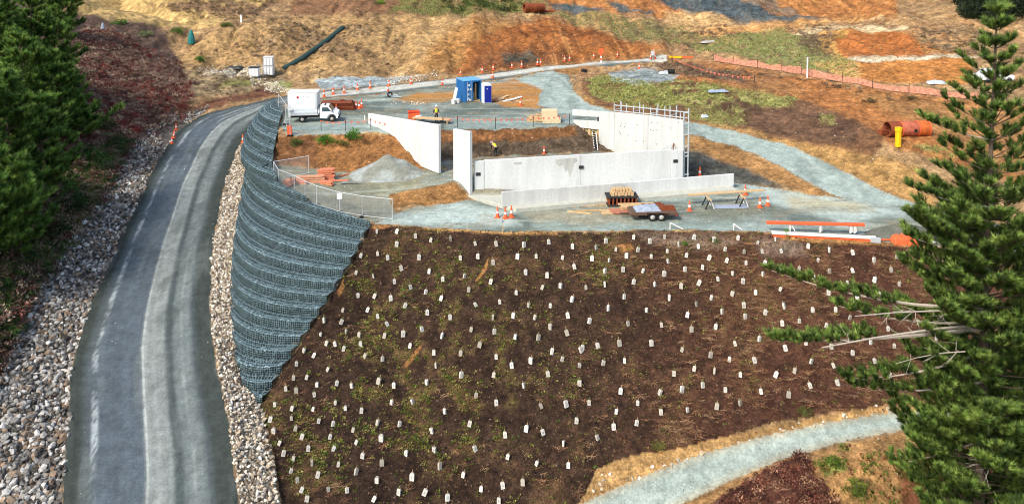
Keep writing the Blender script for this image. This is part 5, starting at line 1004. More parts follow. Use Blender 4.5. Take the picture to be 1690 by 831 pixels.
def gather(variants, P, Sc, Rm, T):
    """many small pieces as one vertex/face soup; Sc (n,) or (n,3)"""
    n = len(P); which = rng.integers(0, len(variants), n); Vs, Fs, Cs = [], [], []; off = 0
    Sc = np.asarray(Sc, float); Sc = np.repeat(Sc[:, None], 3, 1) if Sc.ndim == 1 else Sc
    for k, (v, f, c) in enumerate(variants):
        m = np.nonzero(which == k)[0]
        if not len(m): continue
        W_ = np.einsum('nij,nvj->nvi', Rm[m], v[None] * Sc[m][:, None, :]) + P[m][:, None, :]
        Vs.append(W_.reshape(-1, 3)); Fs.append((f[None] + (np.arange(len(m)) * len(v))[:, None, None] + off).reshape(-1, f.shape[1])); Cs.append((T[m][:, None, :] * c[None, :, None]).reshape(-1, 3)); off += len(m) * len(v)
    return np.concatenate(Vs), np.concatenate(Fs), np.concatenate(Cs)
def rockv(seed, sub=1):
    V, F = blob(seed, .5, .5, .5, sub, .95); V = V * np.array([1, random.uniform(.65, 1), random.uniform(.5, .8)]); return V, F, np.ones(len(V))
def tuftv(n, h, spread, w, seed):
    r = np.random.default_rng(seed); V, F, Cc = [], [], []
    for i in range(n):
        a = r.uniform(0, 6.28); s = r.uniform(.2, 1) * spread; b = np.array([math.cos(a), math.sin(a), 0]) * s * .25; t_ = np.array([math.cos(a) * s, math.sin(a) * s, h * r.uniform(.5, 1)]); d = np.array([-math.sin(a), math.cos(a), 0]) * w
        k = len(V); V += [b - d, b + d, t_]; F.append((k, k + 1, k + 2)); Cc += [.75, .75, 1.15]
    return np.array(V), np.array(F), np.array(Cc)
def twigv(n, L_, w, seed):
    r = np.random.default_rng(seed); V, F = [], []
    for i in range(n):
        a = r.uniform(0, 6.28); p = np.array([r.normal() * L_ * .25, r.normal() * L_ * .25, r.uniform(.02, .06)])
        for s in range(3):
            a += r.normal() * .5; d = np.array([math.cos(a), math.sin(a), r.uniform(-.1, .35)]) * L_ * r.uniform(.15, .4); q = p + d; o = np.array([-math.sin(a), math.cos(a), .3]) * w; k = len(V); V += [p - o, p + o, q]; F.append((k, k + 1, k + 2)); p = q - d * .1
    return np.array(V), np.array(F), np.ones(len(V))
def leafv(n, size, seed, flat=1.0):       # a clump of small leaves filling a dome
    r = np.random.default_rng(seed); V, F, Cc = [], [], []
    for i in range(n):
        c = r.normal(size=3); c /= np.linalg.norm(c); rad = r.uniform(.35, 1) ** .6; c = c * rad * np.array([.5, .5, .5 * flat]); c[2] = abs(c[2]); a = rrot2(r); k = len(V)
        q = np.array([(-.5, 0, 0), (0, -.3, 0), (.5, 0, .1), (0, .3, 0)]) * size * r.uniform(.6, 1.3); V += list(q @ a.T + c); F += [(k, k + 1, k + 2), (k, k + 2, k + 3)]; Cc += [r.uniform(.7, 1.3)] * 4
    return np.array(V), np.array(F), np.array(Cc)
def rrot2(r):
    q = r.normal(size=4); q /= np.linalg.norm(q); w, x, y, z = q
    return np.array([[1 - 2 * (y * y + z * z), 2 * (x * y - z * w), 2 * (x * z + y * w)], [2 * (x * y + z * w), 1 - 2 * (x * x + z * z), 2 * (y * z - x * w)], [2 * (x * z - y * w), 2 * (y * z + x * w), 1 - 2 * (x * x + y * y)]])
def sample(mask, n):                      # ground points spread evenly over an area
    I, J = np.nonzero(mask)
    if not len(I): return np.zeros((0, 3))
    w = YR[I] ** 2 * (np.asarray(mask, float)[I, J]); k = rng.choice(len(I), n, p=w / w.sum()); I, J = I[k], J[k]; fx_, fy_ = rng.uniform(0, 1, n), rng.uniform(0, 1, n); I2 = np.minimum(I + 1, NR - 1); J2 = np.minimum(J + 1, NA - 1)
    G = lambda A_: (A_[I, J] * (1 - fx_) + A_[I, J2] * fx_) * (1 - fy_) + (A_[I2, J] * (1 - fx_) + A_[I2, J2] * fx_) * fy_
    return np.stack([G(GX), G(GY), G(GZ)], -1)
def tints(n, cols, var=.25):
    c = np.array([C(*x) for x in cols]); k = rng.integers(0, len(cols), n); return np.clip(c[k] * (1 + rng.normal(size=(n, 1)) * var), .005, .8)
def strew(name, label, cat, variants, P, size, cols, mat, lift=0.0, upright=True, var=.25, squash=None):
    n = len(P); sc_ = rng.uniform(size[0], size[1], n); Rm = rotz(rng.uniform(0, 6.28, n)) if upright else rrot(n); P = P + np.array([0, 0, lift]) * (sc_[:, None] if lift else 1)
    V, F, Cc = gather(variants, P, sc_ if squash is None else sc_[:, None] * np.array(squash), Rm, tints(n, cols, var)); return tag(mesh_from(name, V, F, mat, tint=Cc), label, cat, kind='stuff')
# broken stone in the two road side drains
rocks = [rockv(600 + k) for k in range(10)]
mL = soft(xy(riprapL) + xy(roadL)[::-1][11:], 4, 6, 400) > .45; mR = soft(xy(roadR)[:12] + xy(wallBase)[::-1], 2, 4, 401) > .45
mL &= ~(soft([(262,250),(268,205),(300,192),(308,204),(290,226)], 3, 2, 0) > .5); mR &= ~((PX > 446) & (PY > 660) & (zone == 4))
cL = ((156, 152, 144), (126, 122, 114), (184, 180, 172), (138, 118, 98), (98, 94, 88), (74, 70, 64)); cR = ((206, 194, 172), (190, 172, 146), (220, 212, 196), (164, 148, 126), (120, 106, 90))
PL = sample(mL & (PX > -260), 6500); PRr = sample(mR, 7500)
strew('riprap_rubble', 'bed of broken grey and white rock along the left side of the haul road', 'rubble', rocks, PL, (.22, .5), cL, M['stone'], .1, False); strew('riprap_rubble', 'bed of smaller beige broken rock between the haul road and the wall', 'rubble', rocks, PRr, (.13, .32), cR, M['stone'], .1, False)
# the nearest rocks as single stones
near = sample(mL & (PY > 560) & (PY < 900) & (PX > -10), 190), sample(mR & (PY > 640) & (PY < 860), 110)
rm_ = []
for k in range(8):
    V, F, _ = rockv(700 + k, 1); rm_.append([mesh_from('rock', V, F, M['stone'], tint=np.tile(C(*c), (len(V), 1))) for c in ((cL[k % 5], cR[k % 4]))])
first = True
for s_, Pn in enumerate(near):
    for p in Pn:
        src = rm_[random.randrange(8)][s_]; o = src.copy(); COL.objects.link(o); k = random.uniform(.34, .6) * (1 if s_ == 0 else .6); o.scale = (k, k, k); o.location = Vector(p) + Vector((0, 0, .18 * k + .08)); o.rotation_euler = (random.uniform(-.5, .5), random.uniform(-.5, .5), random.uniform(0, 6.28))
        tag(o, 'angular pale grey rock lying on the rubble left of the haul road' if s_ == 0 else 'beige rock lying on the narrow rubble strip right of the haul road', 'rock', 'loose rocks on the left rubble bed' if s_ == 0 else 'loose rocks on the right rubble strip')
for pr_ in rm_:
    for o in pr_: bpy.data.objects.remove(o)
# scattered clods and stones on the bare hills and road edges
hillm = (zone == 0) & (GY > 45)
strew('hill_stones', 'stones and clods scattered over the bare hills', 'stones', rocks, sample(hillm & (PY > -20) & (PX > 280), 4200), (.08, .26), ((176, 146, 104), (140, 108, 74), (196, 182, 160), (100, 76, 54), (160, 112, 66), (88, 66, 48)), M['stone'], 0, False)
pale = np.clip(soft([(330,108),(430,108),(440,130),(480,150),(440,152),(400,130),(340,126)], 6, 8, 402) + soft([(640,126),(720,122),(700,132),(640,140)], 4, 6, 403) + soft([(650,168),(700,170),(690,174),(640,172)], 2, 3, 404) + .5 * soft([(965,815),(985,785),(1150,748),(1420,676),(1500,672),(1180,745),(1000,812)], 4, 4, 405), 0, 1)
strew('pale_stones', 'pale broken stones along verges and the valley floor', 'stones', rocks, sample(pale, 1500), (.1, .36), ((214, 206, 190), (190, 176, 150), (168, 150, 124)), M['stone'], 0, False)
# dry scrub, grass, weeds
twigs = [twigv(14, .9, .014, 800 + k) for k in range(5)]; tufts = [tuftv(22, .5, .35, .02, 820 + k) for k in range(5)]; clumps = [leafv(60, .16, 840 + k, .9) for k in range(5)]; bigl = [leafv(110, .13, 860 + k, 1.1) for k in range(5)]; weeds = [leafv(16, .3, 880 + k, .5) for k in range(5)]
scr = soft([(110,60),(170,50),(290,105),(320,150),(290,196),(215,240),(160,330),(100,420),(0,610),(-200,700),(-200,400),(0,200)], 10, 14, 410)
strew('dead_scrub', 'dense brown and dull red dead scrub on the bank left of the road', 'scrub', clumps + twigs, sample(scr, 5200), (.5, 1.5), ((124, 98, 82), (108, 84, 72), (142, 116, 98), (112, 64, 56), (150, 130, 110)), M['litter'], 0)
strew('red_scrub', 'dull red dead scrub standing in the brown scrub', 'scrub', clumps, sample(scr * step(n2 + n1, .05, .2) * (PY < 240), 500), (.5, 1.3), ((112, 44, 42), (124, 60, 52)), M['litter'], 0)
und = soft([(60,470),(100,420),(170,320),(215,245),(190,225),(110,280),(40,380),(-60,480),(0,600)], 10, 14, 411)
strew('undergrowth', 'low green undergrowth along the foot of the left bank', 'undergrowth', clumps + tufts, sample(und, 1700), (.4, 1.1), ((78, 112, 50), (104, 134, 62), (64, 88, 46), (120, 120, 70)), M['leaf'], 0)
scr2 = np.clip(.35 * soft([(300,110),(460,118),(700,118),(830,60),(720,20),(500,22),(380,45),(300,80)], 8, 10, 20) * step(fbm((GX + GZ) / 5, GZ / 2.2 + GX / 9, 4, 18), .0, .16) + soft([(350,85),(420,50),(520,35),(640,45),(560,75),(440,95)], 14, 16, 412) + soft([(250,10),(400,-30),(490,-20),(420,25),(340,30)], 8, 8, 413) + soft([(1100,60),(1180,40),(1230,60),(1130,80)], 8, 8, 414) + soft([(1080,100),(1150,104),(1240,125),(1200,134),(1120,120)], 4, 6, 415) + soft([(1500,50),(1600,44),(1680,80),(1600,92),(1520,80)], 8, 8, 416) + .7 * soft([(1190,112),(1300,126),(1500,162),(1500,170),(1330,138)], 3, 4, 417) + .5 * soft([(300,110),(440,104),(460,150),(330,165)], 6, 8, 418) + soft([(1310,48),(1370,48),(1380,98),(1330,90)], 8, 8, 419), 0, 1)
strew('dry_scrub', 'low grey brown dry scrub on the hills', 'scrub', clumps + twigs, sample(scr2, 3600), (.3, .9), ((128, 104, 82), (104, 84, 68), (150, 130, 104), (92, 82, 58)), M['litter'], 0)
strew('hill_grass', 'thin dry grass tufts over the ochre hillside', 'grass', tufts, sample(hillm * (PX > 300) * (PX < 1700) * (PY < 130) * step(n2 + n1, -.2, .1), 5200), (.3, .8), ((198, 172, 118), (170, 144, 96), (146, 126, 84), (128, 122, 70)), M['litter'], 0)
gg = np.clip(gm + soft([(1110,66),(1200,56),(1290,46),(1350,70),(1420,110),(1400,124),(1330,116),(1250,98),(1160,84)], 5, 8, 37) * .8 + soft([(640,18),(690,-30),(880,-30),(900,6),(860,20),(760,26)], 5, 8, 24) + .6 * soft([(900,22),(1000,24),(1120,40),(1200,80),(1030,62),(960,40)], 6, 8, 29), 0, 1)
strew('green_grass', 'long yellow green grass on the mounds', 'grass', tufts, sample(gg * step(n3 + n2, -.4, .1), 15000), (.22, .62), ((196, 196, 116), (168, 180, 96), (220, 208, 140), (140, 160, 82), (190, 176, 118)), M['leaf'], 0)
strew('far_wood', 'dark evergreen wood on the far hilltop', 'wood', bigl, sample(np.clip(soft([(1565,-60),(1760,-60),(1760,30),(1690,34),(1640,44),(1590,26)], 4, 6, 420), 0, 1), 700), (1.6, 3.8), ((44, 56, 34), (60, 72, 42), (36, 46, 32)), M['leaf'], 0)
strew('far_bushes', 'green bushes on the far ridge above the ochre hill', 'bushes', bigl, sample(soft([(720,-40),(890,-40),(880,8),(820,20),(740,18)], 6, 8, 421), 260), (.7, 1.7), ((84, 100, 46), (104, 116, 60), (66, 80, 40)), M['leaf'], 0)
# litter on the planted slope
sl_ = (zone == 4) & (PY < 900) & (PX > 380) & (PX < 1760)
strew('straw_litter', 'pale dry straw and twig tangles on the dark mulch slope', 'litter', twigs, sample(sl_ * (.2 + step(PX, 850, 1200)) * step(n2, -.25, .2), 2600), (.25, .75), ((166, 122, 86), (142, 102, 72), (180, 144, 106), (116, 80, 60)), M['litter'], .02)
strew('mulch_clods', 'dark clods and bark pieces on the planted slope', 'litter', rocks, sample(sl_, 6500), (.06, .2), ((62, 48, 40), (44, 34, 30), (88, 66, 52), (104, 84, 66)), M['stone'], 0, False)
wm = sl_ * (.12 + .9 * soft([(600,420),(780,430),(900,540),(880,700),(700,760),(480,800),(440,700),(560,560)], 40, 30, 422) + .8 * soft([(985,385),(1010,390),(1000,560),(960,700),(930,690),(960,520)], 14, 10, 423)) * step(n3 + n2, -.15, .2)
strew('slope_weeds', 'small yellow green weeds sprouting over the planted slope', 'weeds', weeds, sample(wm, 3000), (.16, .42), ((146, 150, 70), (118, 132, 56), (168, 160, 96), (96, 118, 50), (150, 134, 80)), M['leaf'], .02)
strew('dead_brush', 'red brown dead brush below the pale path', 'brush', twigs + clumps, sample(soft([(1160,845),(1240,792),(1328,750),(1350,790),(1400,860),(1300,1000),(1100,950)], 3, 5, 102), 900), (.35, 1.0), ((104, 62, 50), (126, 80, 62), (78, 48, 40), (168, 130, 100)), M['litter'], 0)
strew('path_weeds', 'green weeds and red brown litter on the mound below the path', 'weeds', weeds + tufts, sample(np.clip(gmR + .25 * soft([(1400,760),(1560,720),(1700,700),(1700,900),(1450,900)], 8, 12, 103), 0, 1), 700), (.25, .6), ((112, 128, 54), (92, 112, 46), (140, 96, 60), (150, 140, 80)), M['leaf'], 0)
strew('seedling_specks', 'tiny green seedlings scattered over the whole planted slope', 'weeds', weeds, sample(sl_ * (.5 + step(n3, -.1, .2)), 2600), (.09, .22), ((140, 146, 72), (120, 128, 60), (160, 150, 92), (150, 120, 70)), M['leaf'], .02)
strew('loose_gravel', 'loose gravel stones on the yard and along the road and track edges', 'gravel', rocks, sample(np.isin(zone, (2, 3, 5)) * step(n2 + n3, -.1, .25) + (zone == 1) * .025, 8000), (.03, .11), ((168, 172, 168), (132, 138, 134), (196, 198, 192), (104, 108, 102), (160, 146, 120)), M['stone'], 0, False)
# ------------------------------------------------------------------ sapling guards on the slope, one by one as surveyed
GUARDS = [tuple(map(int, s.split(','))) for s in "622,381;654,380;686,390;654,402;595,418;624,419;640,426;691,424;663,443;587,447;617,455;651,462;678,473;591,488;617,488;645,492;667,504;605,512;624,522;640,532;535,528;562,529;565,510;571,544;592,551;634,553;665,551;595,566;676,569;529,550;538,564;554,568;566,575;501,575;601,585;516,586;631,592;489,600;540,607;484,622;505,622;523,632;555,631;581,637;624,629;650,635;472,641;489,646;519,650;646,665;682,661;454,666;481,673;516,673;553,662;570,672;596,678;445,692;481,690;525,693;549,699;582,708;622,698;659,699;452,710;487,707;497,719;544,721;587,728;629,724;460,729;508,739;549,740;467,748;484,757;515,762;558,765;598,752;630,763;670,748;479,775;523,783;587,778;622,791;680,787;491,792;496,809;542,805;573,809;658,812;506,824;615,823;699,813;710,395;744,394;785,400;820,402;865,402;906,400;945,406;760,424;789,422;814,433;854,423;885,421;928,422;708,447;731,461;766,454;809,466;868,448;903,453;949,440;702,481;773,478;894,471;925,471;727,492;852,481;786,501;825,497;872,502;908,502;943,493;705,515;743,523;813,522;847,522;882,522;938,520;697,542;777,544;816,547;729,554;850,555;908,540;888,555;937,551;791,566;716,583;760,584;819,588;910,579;960,575;876,595;927,593;720,603;761,618;814,619;845,603;905,617;956,601;865,636;704,630;957,631;785,652;819,666;894,668;935,666;734,678;774,697;951,695;713,710;868,709;834,719;897,713;785,740;930,730;717,741;837,754;885,763;938,768;726,769;764,783;794,807;830,802;863,799;738,824;823,827;1000,398;1045,390;1073,397;1096,391;1145,390;1178,395;1218,391;984,407;1121,403;1153,404;1016,410;1052,410;1101,412;1196,411;1228,412;977,426;1034,422;1005,428;1075,423;1103,429;1132,421;1169,425;1198,430;1231,433;998,447;1028,446;1060,446;1096,451;1130,444;1159,440;1209,449;1045,464;967,473;998,469;1081,469;1124,472;1152,464;1185,461;1226,464;1030,488;1104,492;1173,489;1208,484;1004,510;1067,512;1150,501;1228,503;1134,519;1192,515;1230,521;972,532;1037,533;1092,537;1141,545;1181,539;961,574;987,573;1023,568;1075,567;1125,575;1214,565;1172,585;1203,592;995,598;1031,597;1112,616;1145,609;1179,611;1222,618;1088,648;1125,643;1160,636;1197,644;1024,645;972,663;1052,664;1017,678;1091,681;1135,675;1182,669;1222,664;1050,698;1013,707;987,720;1250,399;1280,393;1334,405;1258,414;1290,415;1369,412;1408,416;1443,429;1480,422;1262,434;1350,428;1289,443;1319,442;1369,447;1408,446;1471,444;1259,452;1343,457;1287,476;1399,467;1443,463;1484,467;1247,483;1367,484;1415,487;1453,484;1491,496;1262,517;1295,506;1319,529;1341,512;1379,509;1402,523;1488,518;1451,517;1253,558;1291,534;1363,538;1466,541;1297,574;1330,565;1372,572;1437,564;1476,568;1407,584;1246,596;1338,594;1444,593;1279,620;1311,611;1377,604;1338,635;1384,631;1423,624;1469,620;1257,647;1301,651;1516,532;1516,617;1560,470;1545,560".split(';')]
gms = [plain('milky guard plastic', srgb(*c), .6, .16, 6, .02) for c in ((214, 210, 198), (198, 192, 178), (180, 172, 156))]; gm_ = gms[0]
def guard_proto(kind):
    t = thing('sapling_guard', 'x', 'sapling guard', (0, 0, 0), 0, 'white sapling guards on the planted slope'); n = 4 if kind != 2 else 3; w = .155
    ang = [(-.15, -.75), (.15, -.75), (.18, .6), (-.18, .6)]
    ring_ = [(-w, -.09), (w, -.09), (w * .9, .09), (-w * .9, .09)]; mb_ = MB()
    V = [(x, y, 0) for x, y in ring_] + [(x * 1.02, y, .42) for x, y in ring_] + [(x * .62, y * .9, .52 if i < 2 else .5) for i, (x, y) in enumerate(ring_)]
    V2 = [(x * .9, y * .85, z) for x, y, z in V]
    F = [(k * 4 + i, k * 4 + (i + 1) % 4, k * 4 + 4 + (i + 1) % 4, k * 4 + 4 + i) for k in range(2) for i in range(4)]
    mb_.add(V + V2, F + [tuple(j + 12 for j in f[::-1]) for f in F] + [(8 + i, 8 + (i + 1) % 4, 20 + (i + 1) % 4, 20 + i) for i in range(4)]); mb_.build('sleeve', gms[kind], t)
    MB().box((0, -.096, .25), (.07, .008, .16)).build('printed_mark', plain('grey print', srgb(168, 166, 160), .6, .05), t)
    MB().box((.02, .03, .34), (.025, .025, .74)).build('stake', M['wood'], t)
    if kind:
        V_, F_, c_ = tuftv(12, .42, .22, .026, 900 + kind) if kind == 1 else leafv(16, .15, 905, 1.2)
        o = mesh_from('seedling', V_ * (1 if kind == 1 else .45) + np.array([0, 0, .45]), F_, M['leaf'], t, tint=np.tile(C(132, 142, 70) if kind == 1 else C(116, 134, 54), (len(V_), 1)))
    return t
protos = [guard_proto(k) for k in range(3)]; used_ = [False] * 3; rest = []
def glabel(x, y):
    if x < 640 and y > 560: return 'white sapling guard on the shaded lower left of the slope beside the gravel wall'
    if x < 640: return 'white sapling guard on the upper left of the slope beside the gravel wall'
    if y < 425: return 'white sapling guard in the top rows just under the yard edge' if x < 1240 else 'white sapling guard in the top rows below the orange beam'
    if x > 1240: return 'white sapling guard on the right of the slope among the pine branches'
    if y > 600: return 'white sapling guard low on the slope above the pale path'
    return 'white sapling guard on the middle of the slope above the weeds' if x < 900 else 'white sapling guard on the middle of the slope among straw litter'
for gi, (x, y) in enumerate(GUARDS):
    p = at(x, y + 5.5) ; k = random.choice((0, 0, 0, 1, 2)) if x > 640 else random.choice((0, 1, 1, 2))
    tl = (random.gauss(-.12, .14), random.gauss(.03 if x > 620 else .2, .17)); rz_ = random.gauss(0, .6); s_ = random.uniform(.62, .86) * (1 if x > 600 else .85); lb = glabel(x, y)
    if gi % 14 == 13 and len(rest) < 24: rest.append((p, rz_, s_)); continue
    if not used_[k]:
        used_[k] = True; o = protos[k]; o.location = p; o.rotation_euler = (tl[0], tl[1], rz_); o.scale = (s_,) * 3; o['label'] = lb
    else: dup(protos[k], p, rz_, lb, s_, tl)
mb_ = MB()
for p, rz_, s_ in rest:
    for z0, z1, w0, w1 in ((0, .42, .155, .158), (.42, .51, .158, .1)):
        Mz = Matrix.Rotation(rz_, 3, 'Z'); mb_.add([p + Mz @ Vector(v) * s_ for v in [(-w0, -.09, z0), (w0, -.09, z0), (w0, .09, z0), (-w0, .09, z0), (-w1, -.09, z1), (w1, -.09, z1), (w1, .09, z1), (-w1, .09, z1)]], [(0, 1, 5, 4), (1, 2, 6, 5), (2, 3, 7, 6), (3, 0, 4, 7)])
tag(mb_.build('more_sapling_guards', gm_), 'further white sapling guards spread between the others', 'sapling guards', kind='stuff')
# fallen white bottle and bare stick on the slope
# ------------------------------------------------------------------ pines
def shootv(n, L_, nl, w, seed):
    r = np.random.default_rng(seed); V, F, Cc = [], [], []
    for i in range(n):
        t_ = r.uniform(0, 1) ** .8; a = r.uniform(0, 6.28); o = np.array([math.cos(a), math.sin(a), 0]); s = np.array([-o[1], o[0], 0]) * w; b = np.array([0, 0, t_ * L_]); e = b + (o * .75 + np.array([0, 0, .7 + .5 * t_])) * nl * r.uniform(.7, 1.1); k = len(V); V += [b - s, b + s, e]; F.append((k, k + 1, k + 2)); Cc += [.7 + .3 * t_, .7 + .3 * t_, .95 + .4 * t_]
    return np.array(V), np.array(F), np.array(Cc)
SH = [shootv(40, .36, .19, .014, 950 + k) for k in range(4)]
def tubepath(mb_, pts, r0, r1, n=6):
    for k in range(len(pts) - 1): mb_.tube(pts[k], pts[k + 1], r0 + (r1 - r0) * k / (len(pts) - 1), n, r0 + (r1 - r0) * (k + 1) / (len(pts) - 1), caps=False)
def pine(label, base, H, prof, seed, step_=.6, per=5, shoots=3, size=1.0, group=None, cols=((44, 78, 38), (58, 98, 46), (36, 62, 34), (74, 112, 52)), low=.1, extra=(), trunk_r=None, dens=1.0, fill=()):
    """prof(f): branch length at height fraction f"""
    r = random.Random(seed); t = thing('pine_tree', label, 'tree', base, 0, group); tr_ = MB(); lim = MB(); lgs = []; SP, SD, SS = [], [], []
    R0 = trunk_r or H * .012; bendx = r.uniform(-.25, .25)
    cx = lambda f: Vector((bendx * math.sin(f * 3.1), .2 * math.sin(f * 4 + seed), f * H))
    tubepath(tr_, [cx(i / 14) - Vector((0, 0, .4 if i == 0 else 0)) for i in range(15)], R0, .03, 10)
    def limb(o, az, L_, rise, dens_=1.0, bare=.3, tip=.35, lm=None):
        lm = lm or lim
        d = Vector((math.cos(az), math.sin(az), 0)); pts = []; wob = r.uniform(-.25, .25); sd_ = Vector((-d.y, d.x, 0))
        for i in range(7):
            f = i / 6; pts.append(o + d * L_ * f + sd_ * wob * L_ * f * f + Vector((0, 0, L_ * (rise * f + tip * f * f * .75))))
        tubepath(lm, pts, .014 + L_ * .0085, .01, 5)
        nb = max(3, int(L_ * 4.4 * dens_))
        for b in range(nb):
            f = bare + (1 - bare) * (b + r.random()) / nb; i = min(5, int(f * 6)); p = pts[i].lerp(pts[i + 1], f * 6 - i); side = r.choice((-1, 1)); ln = (.25 + .5 * (1 - f)) * min(L_, 3) * .36 * r.uniform(.5, 1.2)
            e = p + (d * .75 + sd_ * side * r.uniform(.35, 1) + Vector((0, 0, r.uniform(.05, .6)))).normalized() * ln
            lim.tube(p, e, .012, 4, .006, caps=False)
            for q in range(shoots):
                g_ = p.lerp(e, r.uniform(.35, 1.05)) if q else e; SP.append(g_); SD.append((d * .35 + sd_ * side * r.uniform(-.3, .8) + Vector((r.uniform(-.3, .3), r.uniform(-.3, .3), r.uniform(.5, 1.5))))); SS.append(size * r.uniform(.75, 1.3))
        for q in range(3): SP.append(pts[-1]); SD.append(d * .6 + Vector((r.uniform(-.4, .4), r.uniform(-.4, .4), .7))); SS.append(size * r.uniform(.9, 1.4))
    z = H * low; az0 = r.random() * 6
    while z < H * .985:
        f = z / H; n = max(3, int(per * r.uniform(.7, 1.2))); az0 += 1.1
        for k in range(n):
            L_ = prof(f) * r.choice((.45, .8, 1, 1.2)) * r.uniform(.75, 1.1)
            if L_ > .15: limb(cx(f), az0 + k * 6.283 / n + r.uniform(-.35, .35), L_, r.uniform(.05, .4) * (1 if f < .8 else 1.6), dens(f) if callable(dens) else dens)
        z += step_ * r.uniform(.8, 1.25) * (1 if f < .75 else 1.25)
    for q in range(8): SP.append(cx(1) - Vector((0, 0, q * .14))); SD.append(Vector((r.uniform(-.4, .4), r.uniform(-.4, .4), 1))); SS.append(size * 1.1)
    for (z_, az, L_) in fill: limb(Vector((0, 0, z_)), az, L_, r.uniform(.0, .25), 1.5, .25, .4)
    for (o, az, L_, rise, bare, tip, dn) in extra: lgs.append(MB()); limb(Vector(o), az, L_, rise, dn, bare, tip, lgs[-1])
    tk = tr_.build('trunk', M['bark'], t, smooth=True); lim.build('limbs', M['limb'], t)
    for lg in lgs: lg.build('long_limb', M['deadwood'], t)
    P = np.array([tuple(p) for p in SP]); D = np.array([tuple(d) for d in SD]); n = len(P)
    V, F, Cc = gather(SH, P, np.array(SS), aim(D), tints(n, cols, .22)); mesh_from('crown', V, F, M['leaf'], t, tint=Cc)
    return t
def lerpf(tab):
    def f(x):
        for (a, u), (b, v) in zip(tab[:-1], tab[1:]):
            if a <= x <= b: return u + (v - u) * (x - a) / (b - a)
        return tab[-1][1]
    return f
left = [(-30,440,8.5,'near pine at the left picture edge with the lowest crown'),(38,430,7.5,'small bright green pine lowest on the left bank'),(70,330,8.5,'pine standing second from the road on the left bank'),(20,330,10,'tall dark pine behind the lowest bright one'),(-60,330,11,'broad pine at the left picture edge halfway up'),(92,235,8.5,'pine beside the red scrub halfway up the bank'),(40,235,10,'dark pine behind the pine beside the red scrub'),(100,165,8,'upper pine standing next to the brown scrub top'),(55,150,10,'upper tall pine on the bank top'),(0,170,11.5,'tallest pine at the upper left corner'),(135,232,3.2,'small bushy young pine leaning over the scrub'),(105,60,7,'far pine on the bank top by the ochre slope')]
for k, (x, y, H, lb) in enumerate(left):
    pine('dark green ' + lb, at(x, y), H, lerpf([(0, 2.6), (.3, 2.7), (.6, 2.0), (.85, 1.1), (1, .25)]), 40 + k, .5, 6, 4, 1.25, 'pines on the left bank', ((94, 128, 58), (116, 148, 64), (68, 94, 46), (144, 170, 82)), .08, dens=1.1)
# the big pine in front on the right, and the younger one at its side
bx, by = 20.9, 35.0; bz = gz(bx, by); Hb = 20.6 - bz; zp = lambda y: CAMZ - by * (y + 110) / FPX
yf = lambda y: (zp(y) - bz) / Hb
ex = []
def xl(px, py, px2, py2, bare, dn, dy=.0): 
    o = Vector((0, 0, zp(py) - bz)); dx = (px2 - px) * by / FPX; dz = (zp(py2) - zp(py)); return (tuple(o), math.pi + dy, abs(dx), dz / abs(dx) - .16, bare, .213, dn)
ex += [xl(1650, 560, 1262, 538, .5, 1.0, .05), xl(1650, 525, 1300, 486, .4, .9, -.06), xl(1650, 548, 1400, 520, .5, .8, .15), xl(1650, 600, 1420, 655, .5, .9, .1), xl(1650, 430, 1520, 405, .3, 1.2), xl(1650, 655, 1445, 690, .5, .8, -.1), xl(1650, 760, 1520, 790, .2, 1.3), xl(1650, 350, 1530, 325, .35, 1.0), xl(1650, 235, 1535, 200, .35, 1.2, .1)]
tabb = sorted([(yf(1000), 3.0), (yf(831), 3.7), (yf(700), 3.7), (yf(640), 3.0), (yf(560), 4.1), (yf(450), 4.3), (yf(380), 3.8), (yf(300), 2.5), (yf(200), 2.1), (yf(120), 1.3), (yf(60), .75), (yf(20), .3), (1.0, .15)])
tabb = [(0, 2.5)] + tabb
tabb = [(a, b * (.72 if a > yf(440) else .84)) for a, b in tabb]
big = pine('tall dark green pine in front of the slope with two long bare limbs reaching left', Vector((bx, by, bz)), Hb, lerpf(tabb), 5, .5, 6, 7, .86, 'pines in front of the slope', ((100, 126, 60), (126, 152, 70), (70, 90, 46), (152, 172, 88)), .12, ex, .3, lambda f: 1.6 if f < yf(360) else .75, fill=[(zp(y) - bz, math.pi + a, l * .82) for y, a, l in ((420, .2, 4.0), (445, .7, 3.6), (465, -.3, 3.8), (490, .5, 3.6), (515, .9, 3.2), (535, .25, 2.6), (560, .8, 3.0), (580, -.2, 2.4), (600, .5, 3.0), (625, .15, 3.2), (645, .7, 3.2), (665, .35, 3.4), (690, -.1, 3.6), (705, .6, 3.6), (730, .25, 3.8), (760, .5, 3.8), (790, .1, 4.0), (815, .6, 3.8), (480, 1.3, 3.2), (540, 1.2, 3.0), (610, 1.1, 3.2), (680, 1.2, 3.4), (750, 1.1, 3.6))])
p2 = Vector((25.6, 38.0, gz(25.6, 38.0))); pine('bushy pine at the right picture edge behind the tall pine', p2, 17, lerpf([(0, 3.2), (.4, 3.6), (.7, 2.6), (.9, 1.2), (1, .3)]), 9, .5, 7, 4, 1.25, 'pines in front of the slope', ((88, 112, 54), (108, 132, 62), (66, 86, 44), (134, 154, 80)), .1)
p3 = Vector((20.2, 31.0, gz(20.2, 31.0))); pine('low bright green pine in the lower right corner below the tall pine', p3, 12.5, lerpf([(0, 2.6), (.4, 2.9), (.7, 2.1), (.9, 1.0), (1, .3)]), 12, .45, 7, 4, 1.2, 'pines in front of the slope', ((94, 118, 56), (118, 142, 66), (70, 90, 46)), .1)
